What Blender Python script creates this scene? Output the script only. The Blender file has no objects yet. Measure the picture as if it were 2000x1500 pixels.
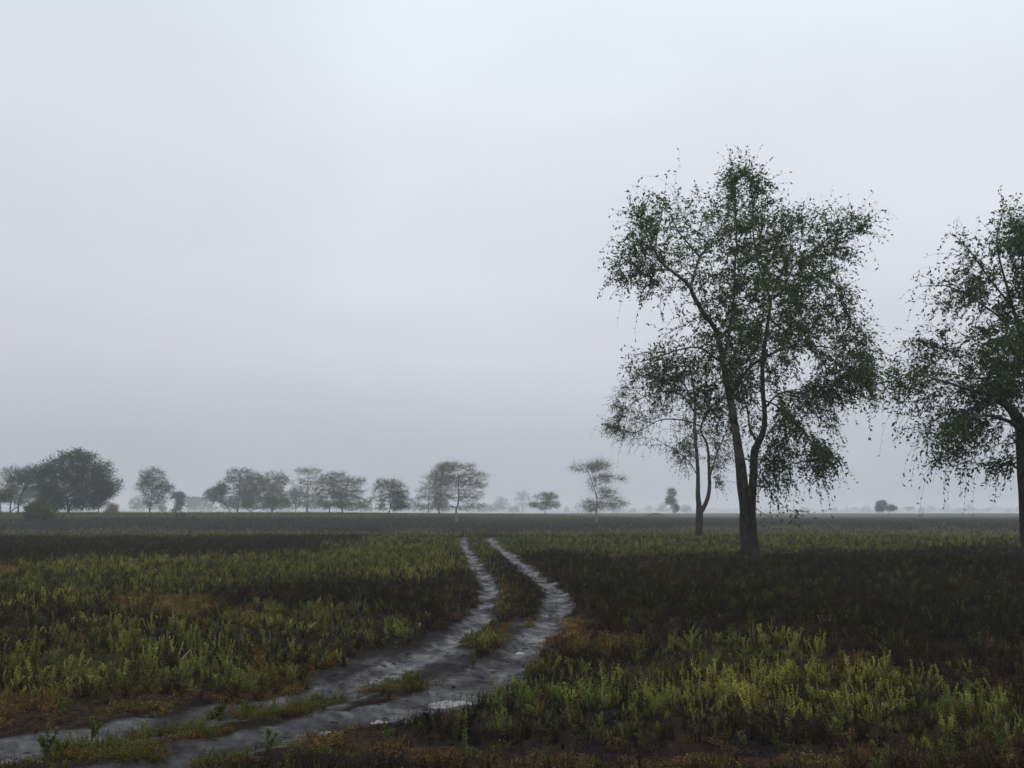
import bpy, math
import numpy as np
from mathutils import Vector

# ------------------------------------------------------------------ camera, world, sun, exposure
HC = 1.9                                   # eye height, metres
FPX = 1944.0                               # focal length in photograph pixels (2000 wide) = 35 mm
HOR = 1001.0                               # photograph row of the true horizon
TILT = math.atan((HOR - 750.0) / FPX)
CT, ST = math.cos(TILT), math.sin(TILT)

scene = bpy.context.scene
col = scene.collection
cam_data = bpy.data.cameras.new("camera")
cam_data.lens, cam_data.sensor_width = 35.0, 36.0
cam_data.clip_start, cam_data.clip_end = 0.1, 9000.0
cam = bpy.data.objects.new("camera", cam_data)
cam.location = (0, 0, HC)
cam.rotation_euler = (math.pi / 2 + TILT, 0, 0)
col.objects.link(cam)
scene.camera = cam

world = bpy.data.worlds.new("World")
scene.world = world
world.use_nodes = True
wn, wl = world.node_tree.nodes, world.node_tree.links
wn.clear()
SUN_EL, SUN_AZ = math.radians(64), math.radians(100)     # azimuth from +Y towards +X


def N(nodes, kind, **kw):
    n = nodes.new(kind)
    for k, v in kw.items():
        setattr(n, k, v)
    return n


def build_world():
    out = N(wn, 'ShaderNodeOutputWorld')
    bg_sky = N(wn, 'ShaderNodeBackground')
    bg_fog = N(wn, 'ShaderNodeBackground')
    add = N(wn, 'ShaderNodeAddShader')
    sky = N(wn, 'ShaderNodeTexSky', sky_type='NISHITA', sun_disc=False)
    sky.sun_elevation, sky.sun_rotation = SUN_EL, SUN_AZ
    bg_sky.inputs[1].default_value = 0.05 * 0.1        # the little clear sky that shines through the overcast
    wl.new(sky.outputs[0], bg_sky.inputs[0])
    tc = N(wn, 'ShaderNodeTexCoord')
    sep = N(wn, 'ShaderNodeSeparateXYZ')
    wl.new(tc.outputs['Generated'], sep.inputs[0])
    # overcast sky: radiance (1 + 2 sin elevation) / 3 of the zenith
    ramp = N(wn, 'ShaderNodeValToRGB')
    cr = ramp.color_ramp
    cr.elements[0].position, cr.elements[0].color = 0.0, (0.445, 0.472, 0.530, 1)
    cr.elements[1].position, cr.elements[1].color = 1.0, (0.98, 1.10, 1.20, 1)
    for p, c in ((0.07, (0.510, 0.532, 0.592)), (0.155, (0.675, 0.690, 0.755)), (0.22, (0.735, 0.756, 0.822)), (0.30, (0.758, 0.800, 0.862)),
                 (0.47, (0.82, 0.878, 0.940)), (0.65, (0.88, 0.98, 1.07))):
        e = cr.elements.new(p)
        e.color = (*c, 1)
    wl.new(sep.outputs['Z'], ramp.inputs[0])
    # broad soft cloud structure
    mp = N(wn, 'ShaderNodeMapping')
    mp.inputs['Scale'].default_value = (1.0, 1.0, 2.0)
    mp.inputs['Location'].default_value = (0.45, 0.2, 0.1)
    wl.new(tc.outputs['Generated'], mp.inputs[0])
    nz = N(wn, 'ShaderNodeTexNoise')
    nz.inputs['Scale'].default_value = 1.9
    nz.inputs['Detail'].default_value = 5.0
    nz.inputs['Roughness'].default_value = 0.52
    nz.inputs['Distortion'].default_value = 0.4
    wl.new(mp.outputs[0], nz.inputs['Vector'])
    mr = N(wn, 'ShaderNodeMapRange')
    mr.inputs['From Min'].default_value, mr.inputs['From Max'].default_value = 0.25, 0.75
    mr.inputs['To Min'].default_value, mr.inputs['To Max'].default_value = 0.93, 1.07
    wl.new(nz.outputs[0], mr.inputs[0])
    # the veiled sun brightens the cloud on its side
    dot = N(wn, 'ShaderNodeVectorMath', operation='DOT_PRODUCT')
    dot.inputs[1].default_value = (math.sin(SUN_AZ) * math.cos(SUN_EL), math.cos(SUN_AZ) * math.cos(SUN_EL), math.sin(SUN_EL))
    wl.new(tc.outputs['Generated'], dot.inputs[0])
    ms = N(wn, 'ShaderNodeMapRange')
    ms.inputs['From Min'].default_value, ms.inputs['From Max'].default_value = 0.2, 1.0
    ms.inputs['To Min'].default_value, ms.inputs['To Max'].default_value = 0.95, 1.12
    wl.new(dot.outputs['Value'], ms.inputs[0])
    # one darker cloud bank high on the far side from the sun
    dc = N(wn, 'ShaderNodeVectorMath', operation='DOT_PRODUCT')
    dc.inputs[1].default_value = Vector((-.52, .78, .36)).normalized()
    wl.new(tc.outputs['Generated'], dc.inputs[0])
    mc = N(wn, 'ShaderNodeMapRange', interpolation_type='SMOOTHSTEP')
    mc.inputs['From Min'].default_value, mc.inputs['From Max'].default_value = 0.90, 1.0
    mc.inputs['To Min'].default_value, mc.inputs['To Max'].default_value = 1.0, 0.91
    wl.new(dc.outputs['Value'], mc.inputs[0])
    m0 = N(wn, 'ShaderNodeMath', operation='MULTIPLY')
    wl.new(mc.outputs[0], m0.inputs[0])
    m1 = N(wn, 'ShaderNodeMath', operation='MULTIPLY')
    wl.new(mr.outputs[0], m0.inputs[1])
    wl.new(m0.outputs[0], m1.inputs[0])
    wl.new(ms.outputs[0], m1.inputs[1])
    wl.new(ramp.outputs[0], bg_fog.inputs[0])
    wl.new(m1.outputs[0], bg_fog.inputs[1])
    wl.new(bg_sky.outputs[0], add.inputs[0])
    wl.new(bg_fog.outputs[0], add.inputs[1])
    wl.new(add.outputs[0], out.inputs['Surface'])


build_world()
sun_data = bpy.data.lights.new("sun", 'SUN')
sun_data.energy, sun_data.angle, sun_data.color = 1.4, math.radians(20), (1.0, 0.96, 0.9)
sun = bpy.data.objects.new("sun", sun_data)
sd = Vector((math.sin(SUN_AZ) * math.cos(SUN_EL), math.cos(SUN_AZ) * math.cos(SUN_EL), math.sin(SUN_EL)))
sun.rotation_euler = (-sd).to_track_quat('-Z', 'Y').to_euler()
sun.location = (0, 0, 60)
col.objects.link(sun)
vs = scene.view_settings
scene.display_settings.display_device = 'sRGB'
vs.view_transform, vs.look, vs.exposure, vs.gamma, vs.use_curve_mapping = 'Standard', 'None', 0.0, 1.0, False
scene.render.engine = 'CYCLES'
cy = scene.cycles
cy.max_bounces, cy.diffuse_bounces, cy.glossy_bounces, cy.transmission_bounces = 6, 3, 2, 3
cy.volume_bounces, cy.transparent_max_bounces = 1, 8
cy.use_denoising = True
cy.denoiser = 'OPENIMAGEDENOISE'
cy.denoising_prefilter = 'ACCURATE'
HAZE_DENSITY = 0.00062

rng = np.random.default_rng(11)

# ------------------------------------------------------------------ projection helpers, noise, terrain


def ray(px, py):
    u, v = (px - 1000.0), (750.0 - py)
    return np.array([u, FPX * CT - v * ST, FPX * ST + v * CT]) if np.isscalar(px) else \
        np.stack([u, FPX * CT - v * ST, FPX * ST + v * CT], -1)


def at(px, py, Y):
    d = ray(float(px), float(py))
    return np.array([0, 0, HC]) + d * (Y / d[1])


def ground_at(px, py):
    d = ray(float(px), float(py))
    return d[:2] * (HC / -d[2])


def to_px(x, y, z=0.0):
    dz = z - HC
    zc = y * CT + dz * ST
    zc = np.maximum(zc, 1e-3)
    return 1000 + FPX * x / zc, 750 - FPX * (-y * ST + dz * CT) / zc


def _hash(ix, iy, s):
    h = (ix.astype(np.int64) * 374761393 + iy.astype(np.int64) * 668265263 + s * 1442695041) & 0x7fffffff
    h = ((h ^ (h >> 13)) * 1274126177) & 0x7fffffff
    return ((h ^ (h >> 16)) & 0xffff) / 65535.0


def vnoise(x, y, s=0):
    ix, iy = np.floor(x), np.floor(y)
    fx, fy = x - ix, y - iy
    fx, fy = fx * fx * (3 - 2 * fx), fy * fy * (3 - 2 * fy)
    a, b, c, d = _hash(ix, iy, s), _hash(ix + 1, iy, s), _hash(ix, iy + 1, s), _hash(ix + 1, iy + 1, s)
    return (a + (b - a) * fx) * (1 - fy) + (c + (d - c) * fx) * fy


def fbm(x, y, s=0, o=4, gain=0.5):
    t, a, n = 0.0, 1.0, 0.0
    for k in range(o):
        t = t + a * vnoise(x * 2 ** k + 17.3 * k, y * 2 ** k + 5.1 * k, s + k)
        n += a
        a *= gain
    return t / n


def sst(e0, e1, v):
    t = np.clip((v - e0) / (e1 - e0), 0, 1)
    return t * t * (3 - 2 * t)


def poly_dist(x, y, pts):
    best = np.full(x.shape, 1e9)
    for (x0, y0), (x1, y1) in zip(pts[:-1], pts[1:]):
        dx, dy = x1 - x0, y1 - y0
        t = np.clip(((x - x0) * dx + (y - y0) * dy) / (dx * dx + dy * dy), 0, 1)
        best = np.minimum(best, np.hypot(x - x0 - t * dx, y - y0 - t * dy))
    return best


def smooth_line(pts, n=6):
    p = np.array(pts, float)
    q = np.vstack([2 * p[0] - p[1], p, 2 * p[-1] - p[-2]])
    out = []
    for i in range(1, len(q) - 2):
        for t in np.linspace(0, 1, n, endpoint=False):
            a, b, c, d = q[i - 1], q[i], q[i + 1], q[i + 2]
            out.append(0.5 * (2 * b + (c - a) * t + (2 * a - 5 * b + 4 * c - d) * t * t + (3 * b - a - 3 * c + d) * t ** 3))
    out.append(p[-1])
    return np.array(out)


LEFT_RUT = [(921, 1046), (909, 1049), (905, 1060), (914, 1078), (930, 1103), (950, 1132), (957, 1155), (952, 1180), (925, 1213),
            (880, 1248), (810, 1285), (730, 1325), (640, 1356), (560, 1371), (430, 1391), (300, 1414), (150, 1441), (-60, 1474), (-300, 1530)]
RIGHT_RUT = [(972, 1045), (959, 1048), (966, 1062), (1000, 1090), (1042, 1122), (1078, 1150), (1088, 1172), (1080, 1200), (1056, 1233),
             (1020, 1270), (960, 1312), (880, 1350), (780, 1380), (660, 1402), (520, 1431), (400, 1462), (280, 1496), (120, 1550), (-60, 1620)]
RUTS = [smooth_line([ground_at(*p) for p in r], 5) for r in (LEFT_RUT, RIGHT_RUT)]
MID = smooth_line([ground_at((a[0] + b[0]) / 2, (a[1] + b[1]) / 2) for a, b in zip(LEFT_RUT, RIGHT_RUT)], 3)


def ell(px, py, blobs):
    """largest of soft ellipses given at photograph positions on the ground"""
    m = np.zeros(px.shape)
    for b in blobs:
        cx, cyy, rx, ry = b[:4]
        w = b[4] if len(b) > 4 else 1.0
        d = np.hypot((px - cx) / rx, (py - cyy) / ry)
        m = np.maximum(m, w * sst(1.2, 0.7, d))
    return m


GREEN = [(450, 1120, 480, 38, .9), (150, 1150, 260, 34, .9), (760, 1098, 170, 42), (820, 1064, 130, 26, .8), (300, 1043, 760, 9, .75), (640, 1125, 260, 30),
         (1520, 1054, 600, 27, .9), (1130, 1058, 190, 22, .9), (940, 1075, 60, 40, .7), (600, 1240, 220, 46), (300, 1285, 260, 66, .95), (100, 1330, 170, 50, .8), (440, 1310, 150, 50, .8),
         (70, 1230, 240, 60, .62), (1250, 1370, 330, 48), (1580, 1350, 330, 70), (1880, 1410, 280, 50), (1620, 1262, 220, 40), (1400, 1278, 180, 44),
         (1200, 1300, 110, 44), (1010, 1378, 110, 34), (1800, 1345, 150, 50, .6), (90, 1478, 190, 32, .9), (620, 1280, 190, 40, .8),
         (960, 1235, 40, 22, .8), (1000, 1150, 50, 60, .4), (1000, 1006, 3000, 6, .95), (1000, 1026, 3000, 2.5, .4)]
DEAD = [(1500, 1160, 520, 66), (1850, 1235, 330, 75), (1200, 1200, 150, 50), (740, 1172, 190, 26, .9), (200, 1078, 460, 13, .95), (1050, 1462, 420, 42, .9),
        (1000, 1022, 3000, 9, .9), (20, 1078, 200, 22, .9), (250, 1420, 300, 26, .75), (40, 1255, 120, 26, .6), (1960, 1500, 300, 20, .6), (1560, 1455, 120, 18, .7)]
ORANGE = [(1120, 1224, 100, 27), (1035, 1222, 46, 22), (320, 1190, 115, 21), (480, 1203, 60, 14), (620, 1215, 60, 9, .6), (10, 1113, 50, 7), (320, 1438, 150, 20, .7), (1250, 1482, 480, 26, .8),
          (890, 1388, 70, 22, .8), (520, 1335, 120, 26, .75), (1225, 1218, 36, 9), (1330, 1090, 130, 5, .7), (60, 1400, 200, 26, .6), (90, 1260, 120, 20, .5), (1420, 1330, 60, 22, .5),
          (1640, 1300, 80, 22, .4), (700, 1452, 170, 26, .7), (1850, 1470, 250, 18, .6), (440, 1350, 160, 18, .5), (240, 1355, 120, 30, .4), (905, 1165, 26, 40, .5), (1040, 1165, 40, 40, .45)]
BARE = [(840, 1304, 185, 36), (965, 1312, 115, 33), (1040, 1282, 58, 46), (1064, 1235, 36, 44), (690, 1338, 110, 26), (890, 1262, 70, 34)]
ISLE = [(950, 1242, 40, 16), (530, 1384, 85, 9), (350, 1425, 110, 9)]
SHORT = [(330, 1440, 460, 75), (640, 1400, 160, 60), (1200, 1475, 700, 32), (60, 1400, 160, 40)]
LOW = [(1120, 1226, 80, 22), (1040, 1222, 40, 18), (15, 1113, 50, 8), (1300, 1089, 150, 9), (320, 1192, 115, 22), (480, 1205, 55, 13), (130, 1300, 150, 22, .8)]


def masks(x, y):
    """ground cover at world points: green, dead, orange, mud, rut"""
    r = np.hypot(x, y)
    px, py = to_px(x, np.maximum(y, 0.5), np.where(r > 60, height(x, y), 0.0))
    front = y > 1.0
    # wobble patch edges with world-space noise
    k = np.clip(r / 10.0, 0.6, 8)
    w1 = fbm(x / k, y / k, 3) - 0.5
    w2 = fbm(x / k * 0.8 + 40, y / k * 0.8, 9) - 0.5
    amp = 1944.0 / np.maximum(r, 6) * k
    px = px + w1 * amp * 1.0
    py = py + w2 * np.minimum(0.55 * np.maximum(py - HOR, 0), 90)
    g, d, o = ell(px, py, GREEN), ell(px, py, DEAD), ell(px, py, ORANGE)
    far = fbm(x / 60, y / 60, 21)
    g = np.where(front, g, sst(.45, .6, far))
    rut = np.zeros(x.shape)
    dmin = np.full(x.shape, 1e9)
    raw = np.full(x.shape, 1e9)
    near = (r < 110) & front
    if near.any():
        xn, yn = x[near], y[near]
        wob = (fbm(xn * 1.3, yn * 1.3, 30) - .5) * .36 + (fbm(xn * 5, yn * 5, 31) - .5) * .30
        d0 = np.minimum(poly_dist(xn, yn, RUTS[0]) + .05 * sst(14, 20, np.hypot(xn, yn)), poly_dist(xn, yn, RUTS[1]))
        raw[near] = d0
        dd = d0 + wob
        dmin[near] = dd
        rn = r[near]
        half = (.235 + .12 * sst(16, 9, rn)) * (.35 + .65 * sst(85, 66, rn))
        rut[near] = sst(half + .14, half - .06, dd)
    bare = ell(px, py, BARE) * (1 - ell(px, py, ISLE)) * front
    mud = np.clip(np.maximum(rut, bare), 0, 1)
    d = d * (1 - .75 * sst(.50, .66, fbm(x / 45, y / 16, 25, 3)) * sst(80, 130, r))
    g = g * (1 - 0.92 * d)
    masks.raw = raw
    return g, d * front, o * front, mud, rut, dmin


def height(x, y):
    r = np.hypot(x, y)
    u = x / np.maximum(y, 1.0)
    z = (fbm(x / 9, y / 9, 50, 3) - .5) * 0.22 * sst(4, 14, r) * sst(400, 100, r)
    z = z - 0.40 * sst(76, 100, r) * sst(190, 140, r)
    left = sst(0.0, -0.2, u)
    right = sst(-0.02, 0.2, u)
    front = sst(-50, 50, y)
    z = z + front * (left * 1.65 * sst(120, 215, r) + (1 - left) * (1 - right) * 1.15 * sst(192, 250, r) + right * 1.0 * sst(300, 800, r))
    z = z + (1 - front) * 1.0 * sst(200, 500, r)
    return z


def detail_height(x, y, mud, rut):
    r = np.hypot(x, y)
    f = sst(45, 12, r)
    z = (fbm(x * 2.2, y * 2.2, 60, 4) - .5) * .10 * f * (1 - .88 * mud)
    z = z - 0.05 * rut + 0.018 * np.sin(rut * math.pi)
    c1, c2 = fbm(x * 4 + 3, y * 7, 70, 4), fbm(x * 11, y * 14, 75, 3)
    z = z + mud * sst(70, 14, r) * ((c1 - .5) * (.006 + .014 * sst(15, 24, r)) + (c2 - .5) * .004 + sst(.62, .74, c2) * sst(.50, .6, c1) * .026)
    return z


PUDDLES = [(880, 1356, 58, 7.5), (735, 1388, 30, 4), (640, 1409, 24, 3.5), (555, 1369, 20, 2.6), (1010, 1261, 14, 2.4)]
PUD_W = []
for (cx, cyy, rx, ry) in PUDDLES:
    c = ground_at(cx, cyy)
    ax = (ground_at(cx + rx, cyy)[0] - c[0])
    ay = (ground_at(cx, cyy - ry)[1] - c[1])
    PUD_W.append((c[0], c[1], ax, ay))


def full_height(x, y):
    g, d, o, mud, rut, dm = masks(x, y)
    z = height(x, y) + detail_height(x, y, mud, sst(.5, .12, masks.raw))
    for (cx, cyy, ax, ay) in PUD_W:
        e = np.hypot((x - cx) / ax, (y - cyy) / ay)
        lvl = height(np.array([cx]), np.array([cyy]))[0] - 0.06
        t = sst(1.5, 0.8, e)
        z = z * (1 - t) + (lvl - 0.02 + 0.35 * (z - lvl) * 0.3) * t
    return z


def zg(x, y):
    return float(full_height(np.array([float(x)]), np.array([float(y)]))[0])


# ------------------------------------------------------------------ materials
def new_mat(name):
    m = bpy.data.materials.new(name)
    m.use_nodes = True
    nt = m.node_tree
    nt.nodes.clear()
    out = N(nt.nodes, 'ShaderNodeOutputMaterial')
    return m, nt.nodes, nt.links, out


def mix_col(nodes, links, fac, a, b, mode='MIX'):
    n = N(nodes, 'ShaderNodeMix', data_type='RGBA', blend_type=mode)
    for s, v in ((n.inputs[0], fac), (n.inputs[6], a), (n.inputs[7], b)):
        if isinstance(v, (int, float)):
            s.default_value = v
        elif isinstance(v, tuple):
            s.default_value = (*v, 1)
        else:
            links.new(v, s)
    return n.outputs[2]


def maprange(nodes, links, v, a, b, c, d):
    n = N(nodes, 'ShaderNodeMapRange')
    for i, k in enumerate((a, b, c, d)):
        n.inputs[i + 1].default_value = k
    links.new(v, n.inputs[0])
    return n.outputs[0]


def noise(nodes, links, scale, detail=4, rough=.55, vec=None, out=0):
    n = N(nodes, 'ShaderNodeTexNoise')
    n.inputs['Scale'].default_value = scale
    n.inputs['Detail'].default_value = detail
    n.inputs['Roughness'].default_value = rough
    if vec is not None:
        links.new(vec, n.inputs['Vector'])
    return n.outputs[out]


def mathn(nodes, links, op, a, b):
    n = N(nodes, 'ShaderNodeMath', operation=op)
    for s, v in ((n.inputs[0], a), (n.inputs[1], b)):
        if isinstance(v, (int, float)):
            s.default_value = v
        else:
            links.new(v, s)
    return n.outputs[0]


def ground_material():
    m, nd, lk, out = new_mat("ground_soil")
    geo = N(nd, 'ShaderNodeNewGeometry')
    pos = geo.outputs['Position']

    def attr(a):
        return N(nd, 'ShaderNodeAttribute', attribute_name=a).outputs['Fac']
    n_f = noise(nd, lk, 14, 6, .65, pos)
    n_m = noise(nd, lk, 1.6, 5, .6, pos)
    n_s = noise(nd, lk, 60, 3, .6, pos)
    c = mix_col(nd, lk, maprange(nd, lk, n_m, .35, .65, 0, 1), (.009, .0080, .0085), (.019, .015, .0125))
    c = mix_col(nd, lk, maprange(nd, lk, n_f, .56, .70, 0, .55), c, (.045, .027, .015))          # leaf litter
    gr = mathn(nd, lk, 'MULTIPLY', attr('green'), maprange(nd, lk, n_f, .40, .62, .15, .8))
    c = mix_col(nd, lk, gr, c, (.070, .078, .026))
    og = mathn(nd, lk, 'MULTIPLY', attr('orange'), maprange(nd, lk, n_f, .42, .60, .05, .9))
    c = mix_col(nd, lk, og, c, (.15, .078, .024))
    mud = attr('mud')
    mc = mix_col(nd, lk, maprange(nd, lk, n_f, .35, .65, 0, 1), (.0115, .0102, .011), (.028, .0250, .0262))
    c = mix_col(nd, lk, mud, c, mc)
    bs = N(nd, 'ShaderNodeBsdfPrincipled')
    lk.new(c, bs.inputs['Base Color'])
    map2 = N(nd, 'ShaderNodeMapping')
    map2.inputs['Scale'].default_value = (1.5, .75, 1)
    lk.new(pos, map2.inputs[0])
    n_w = noise(nd, lk, 1.15, 5, .58, map2.outputs[0])
    wet = mathn(nd, lk, 'MULTIPLY', mud, maprange(nd, lk, n_w, .48, .66, .02, .52))
    wet = mathn(nd, lk, 'MAXIMUM', wet, mathn(nd, lk, 'MULTIPLY', attr('rut'), maprange(nd, lk, n_w, .34, .60, .10, .92)))
    n_g = noise(nd, lk, 5.5, 6, .7, pos)
    wet = mathn(nd, lk, 'MULTIPLY', wet, maprange(nd, lk, n_g, .36, .58, .42, 1))
    lk.new(maprange(nd, lk, wet, 0, 1, .55, .22), bs.inputs['Roughness'])
    bs.inputs['Specular IOR Level'].default_value = .5
    h = mathn(nd, lk, 'ADD', mathn(nd, lk, 'MULTIPLY', n_f, .6), mathn(nd, lk, 'MULTIPLY', n_s, .25))
    bp = N(nd, 'ShaderNodeBump')
    bp.inputs['Strength'].default_value = .9
    bp.inputs['Distance'].default_value = .03
    lk.new(maprange(nd, lk, mud, 0, 1, .9, .60), bp.inputs['Strength'])
    lk.new(h, bp.inputs['Height'])
    lk.new(bp.outputs[0], bs.inputs['Normal'])
    df = N(nd, 'ShaderNodeBsdfDiffuse')
    lk.new(c, df.inputs[0])
    lk.new(bp.outputs[0], df.inputs['Normal'])
    mx = N(nd, 'ShaderNodeMixShader')
    lk.new(wet, mx.inputs[0])
    lk.new(df.outputs[0], mx.inputs[1])
    lk.new(bs.outputs[0], mx.inputs[2])
    lk.new(mx.outputs[0], out.inputs['Surface'])
    return m


def water_material():
    m, nd, lk, out = new_mat("puddle_water")
    bs = N(nd, 'ShaderNodeBsdfPrincipled')
    bs.inputs['Base Color'].default_value = (.03, .027, .027, 1)
    bs.inputs['Roughness'].default_value = .04
    bs.inputs['IOR'].default_value = 1.33
    geo = N(nd, 'ShaderNodeNewGeometry')
    bp = N(nd, 'ShaderNodeBump')
    bp.inputs['Strength'].default_value = .03
    lk.new(noise(nd, lk, 8, 2, .5, geo.outputs['Position']), bp.inputs['Height'])
    lk.new(bp.outputs[0], bs.inputs['Normal'])
    lk.new(bs.outputs[0], out.inputs['Surface'])
    return m


def leaf_material(name, c0, c1, c2=None, trans=.35, instancer=False, lum=1.0):
    """leaf: each leaf face carries its own random 'lv'; instances carry their own 'tint' colour"""
    m, nd, lk, out = new_mat(name)
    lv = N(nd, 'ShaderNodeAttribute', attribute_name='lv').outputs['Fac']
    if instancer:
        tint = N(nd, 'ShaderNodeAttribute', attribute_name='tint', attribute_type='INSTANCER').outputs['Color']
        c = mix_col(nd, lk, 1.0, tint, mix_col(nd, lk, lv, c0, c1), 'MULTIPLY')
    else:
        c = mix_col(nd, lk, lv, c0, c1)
        if c2:
            c = mix_col(nd, lk, maprange(nd, lk, lv, .93, .97, 0, 1), c, c2)
    d = N(nd, 'ShaderNodeBsdfPrincipled')
    d.inputs['Roughness'].default_value = .6
    d.inputs['Specular IOR Level'].default_value = .12
    lk.new(c, d.inputs['Base Color'])
    t = N(nd, 'ShaderNodeBsdfTranslucent')
    lk.new(mix_col(nd, lk, 1.0, c, (1.0, 1.1, .55), 'MULTIPLY'), t.inputs[0])
    mx = N(nd, 'ShaderNodeMixShader')
    mx.inputs[0].default_value = trans
    lk.new(d.outputs[0], mx.inputs[1])
    lk.new(t.outputs[0], mx.inputs[2])
    lk.new(mx.outputs[0], out.inputs['Surface'])
    return m


def bark_material(name, dark, light, patch=None, scale=6.0, bump=.5):
    m, nd, lk, out = new_mat(name)
    tc = N(nd, 'ShaderNodeTexCoord')
    mp = N(nd, 'ShaderNodeMapping')
    mp.inputs['Scale'].default_value = (1, 1, .22)
    lk.new(tc.outputs['Object'], mp.inputs[0])
    n1 = noise(nd, lk, scale, 6, .65, mp.outputs[0])
    n2 = noise(nd, lk, scale * 3.2, 5, .6, mp.outputs[0])
    c = mix_col(nd, lk, maprange(nd, lk, n1, .38, .64, 0, 1), dark, light)
    if patch:
        n3 = noise(nd, lk, 2.2, 5, .6, tc.outputs['Object'])
        sz = N(nd, 'ShaderNodeSeparateXYZ')
        lk.new(tc.outputs['Object'], sz.inputs[0])                 # old bark at the foot, smooth pale bark on young limbs
        up = maprange(nd, lk, sz.outputs['Z'], 2.5, 7.0, .12, .9)
        c = mix_col(nd, lk, mathn(nd, lk, 'MULTIPLY', up, maprange(nd, lk, n3, .46, .58, .1, 1)), c, patch)
    bs = N(nd, 'ShaderNodeBsdfPrincipled')
    bs.inputs['Roughness'].default_value = .92
    bs.inputs['Specular IOR Level'].default_value = .2
    lk.new(c, bs.inputs['Base Color'])
    bp = N(nd, 'ShaderNodeBump')
    bp.inputs['Strength'].default_value = bump
    bp.inputs['Distance'].default_value = .06
    lk.new(mathn(nd, lk, 'ADD', n1, mathn(nd, lk, 'MULTIPLY', n2, .6)), bp.inputs['Height'])
    lk.new(bp.outputs[0], bs.inputs['Normal'])
    lk.new(bs.outputs[0], out.inputs['Surface'])
    return m


def plain_material(name, a, b, scale=20, rough=.85):
    m, nd, lk, out = new_mat(name)
    tc = N(nd, 'ShaderNodeTexCoord')
    bs = N(nd, 'ShaderNodeBsdfPrincipled')
    bs.inputs['Roughness'].default_value = rough
    bs.inputs['Specular IOR Level'].default_value = .2
    lk.new(mix_col(nd, lk, noise(nd, lk, scale, 4, .6, tc.outputs['Object']), a, b), bs.inputs['Base Color'])
    lk.new(bs.outputs[0], out.inputs['Surface'])
    return m


M_GROUND = ground_material()
M_WATER = water_material()
M_LEAF_BIG = leaf_material("acacia_leaf", (.022, .046, .014), (.075, .120, .032), (.14, .06, .02))
M_LEAF_BROWN = leaf_material("olive_leaf", (.030, .034, .013), (.075, .072, .028), (.14, .06, .03))
M_LEAF_DARK = leaf_material("dark_leaf", (.016, .027, .012), (.045, .062, .024))
M_LEAF_FAR = leaf_material("thorn_tree_leaf", (.042, .040, .016), (.105, .092, .036))
M_LEAF_RUST = leaf_material("dry_thorn_leaf", (.05, .038, .02), (.11, .08, .04))
M_BARK = bark_material("dark_bark", (.010, .008, .0065), (.040, .031, .024), (.15, .132, .112), 7, .9)
M_BARK_PALE = bark_material("fever_tree_bark", (.13, .128, .085), (.26, .25, .18), None, 6, .2)
M_BARK_FAR = bark_material("grey_bark", (.02, .018, .015), (.05, .045, .036), None, 5, .2)
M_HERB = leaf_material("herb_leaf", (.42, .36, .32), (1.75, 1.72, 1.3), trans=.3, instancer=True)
M_STEM = leaf_material("herb_stem", (.30, .22, .18), (.5, .40, .3), trans=.05, instancer=True)
M_WEED = leaf_material("weed_leaf", (.05, .075, .02), (.10, .13, .035), trans=.3)
M_WEED_STEM = plain_material("weed_stem", (.05, .045, .015), (.09, .08, .03))
M_CHAR = plain_material("charred_wood", (.008, .007, .007), (.03, .025, .022), 9)
M_STICK = plain_material("bleached_stick", (.10, .08, .055), (.22, .18, .13), 14)
M_CLOD = plain_material("mud_clod", (.010, .009, .009), (.026, .023, .022), 25, .7)
M_HIDE = plain_material("antelope_hide", (.035, .026, .02), (.07, .055, .042), 4)
M_HORN = plain_material("antelope_horn", (.012, .011, .01), (.03, .027, .024), 10)
M_WOODS = leaf_material("far_wood_leaf", (.02, .026, .014), (.05, .056, .026), trans=.1)


# ------------------------------------------------------------------ object helpers
def mesh_obj(name, verts, faces, mats, parent=None, lv=None, mi=None, smooth=False, attrs=None):
    """faces: list of int arrays (k,3) / (k,4)"""
    me = bpy.data.meshes.new(name)
    verts = np.asarray(verts, np.float32)
    loops = np.concatenate([f.ravel() for f in faces]).astype(np.int32)
    sizes = np.concatenate([np.full(len(f), f.shape[1]) for f in faces]).astype(np.int32)
    starts = np.concatenate([[0], np.cumsum(sizes)[:-1]]).astype(np.int32)
    me.vertices.add(len(verts))
    me.vertices.foreach_set('co', verts.ravel())
    me.loops.add(len(loops))
    me.loops.foreach_set('vertex_index', loops)
    me.polygons.add(len(sizes))
    me.polygons.foreach_set('loop_start', starts)
    me.polygons.foreach_set('loop_total', sizes)
    if smooth:
        me.polygons.foreach_set('use_smooth', np.ones(len(sizes), bool))
    for mm in (mats if isinstance(mats, (list, tuple)) else [mats]):
        me.materials.append(mm)
    if mi is not None:
        me.polygons.foreach_set('material_index', np.asarray(mi, np.int32))
    if lv is not None:
        a = me.attributes.new('lv', 'FLOAT', 'FACE')
        a.data.foreach_set('value', np.asarray(lv, np.float32))
    for k, v in (attrs or {}).items():
        a = me.attributes.new(k, 'FLOAT', 'POINT')
        a.data.foreach_set('value', np.asarray(v, np.float32))
    me.update(calc_edges=True)
    o = bpy.data.objects.new(name, me)
    if parent is not None:
        o.parent = parent
    return o


def link(o):
    col.objects.link(o)
    return o


def tag(o, label=None, cat=None, group=None, kind=None):
    for k, v in (('label', label), ('category', cat), ('group', group), ('kind', kind)):
        if v:
            o[k] = v
    return o


def empty(name, loc):
    o = bpy.data.objects.new(name, None)
    o.empty_display_size = .3
    o.location = [float(v) for v in loc]
    return link(o)


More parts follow.
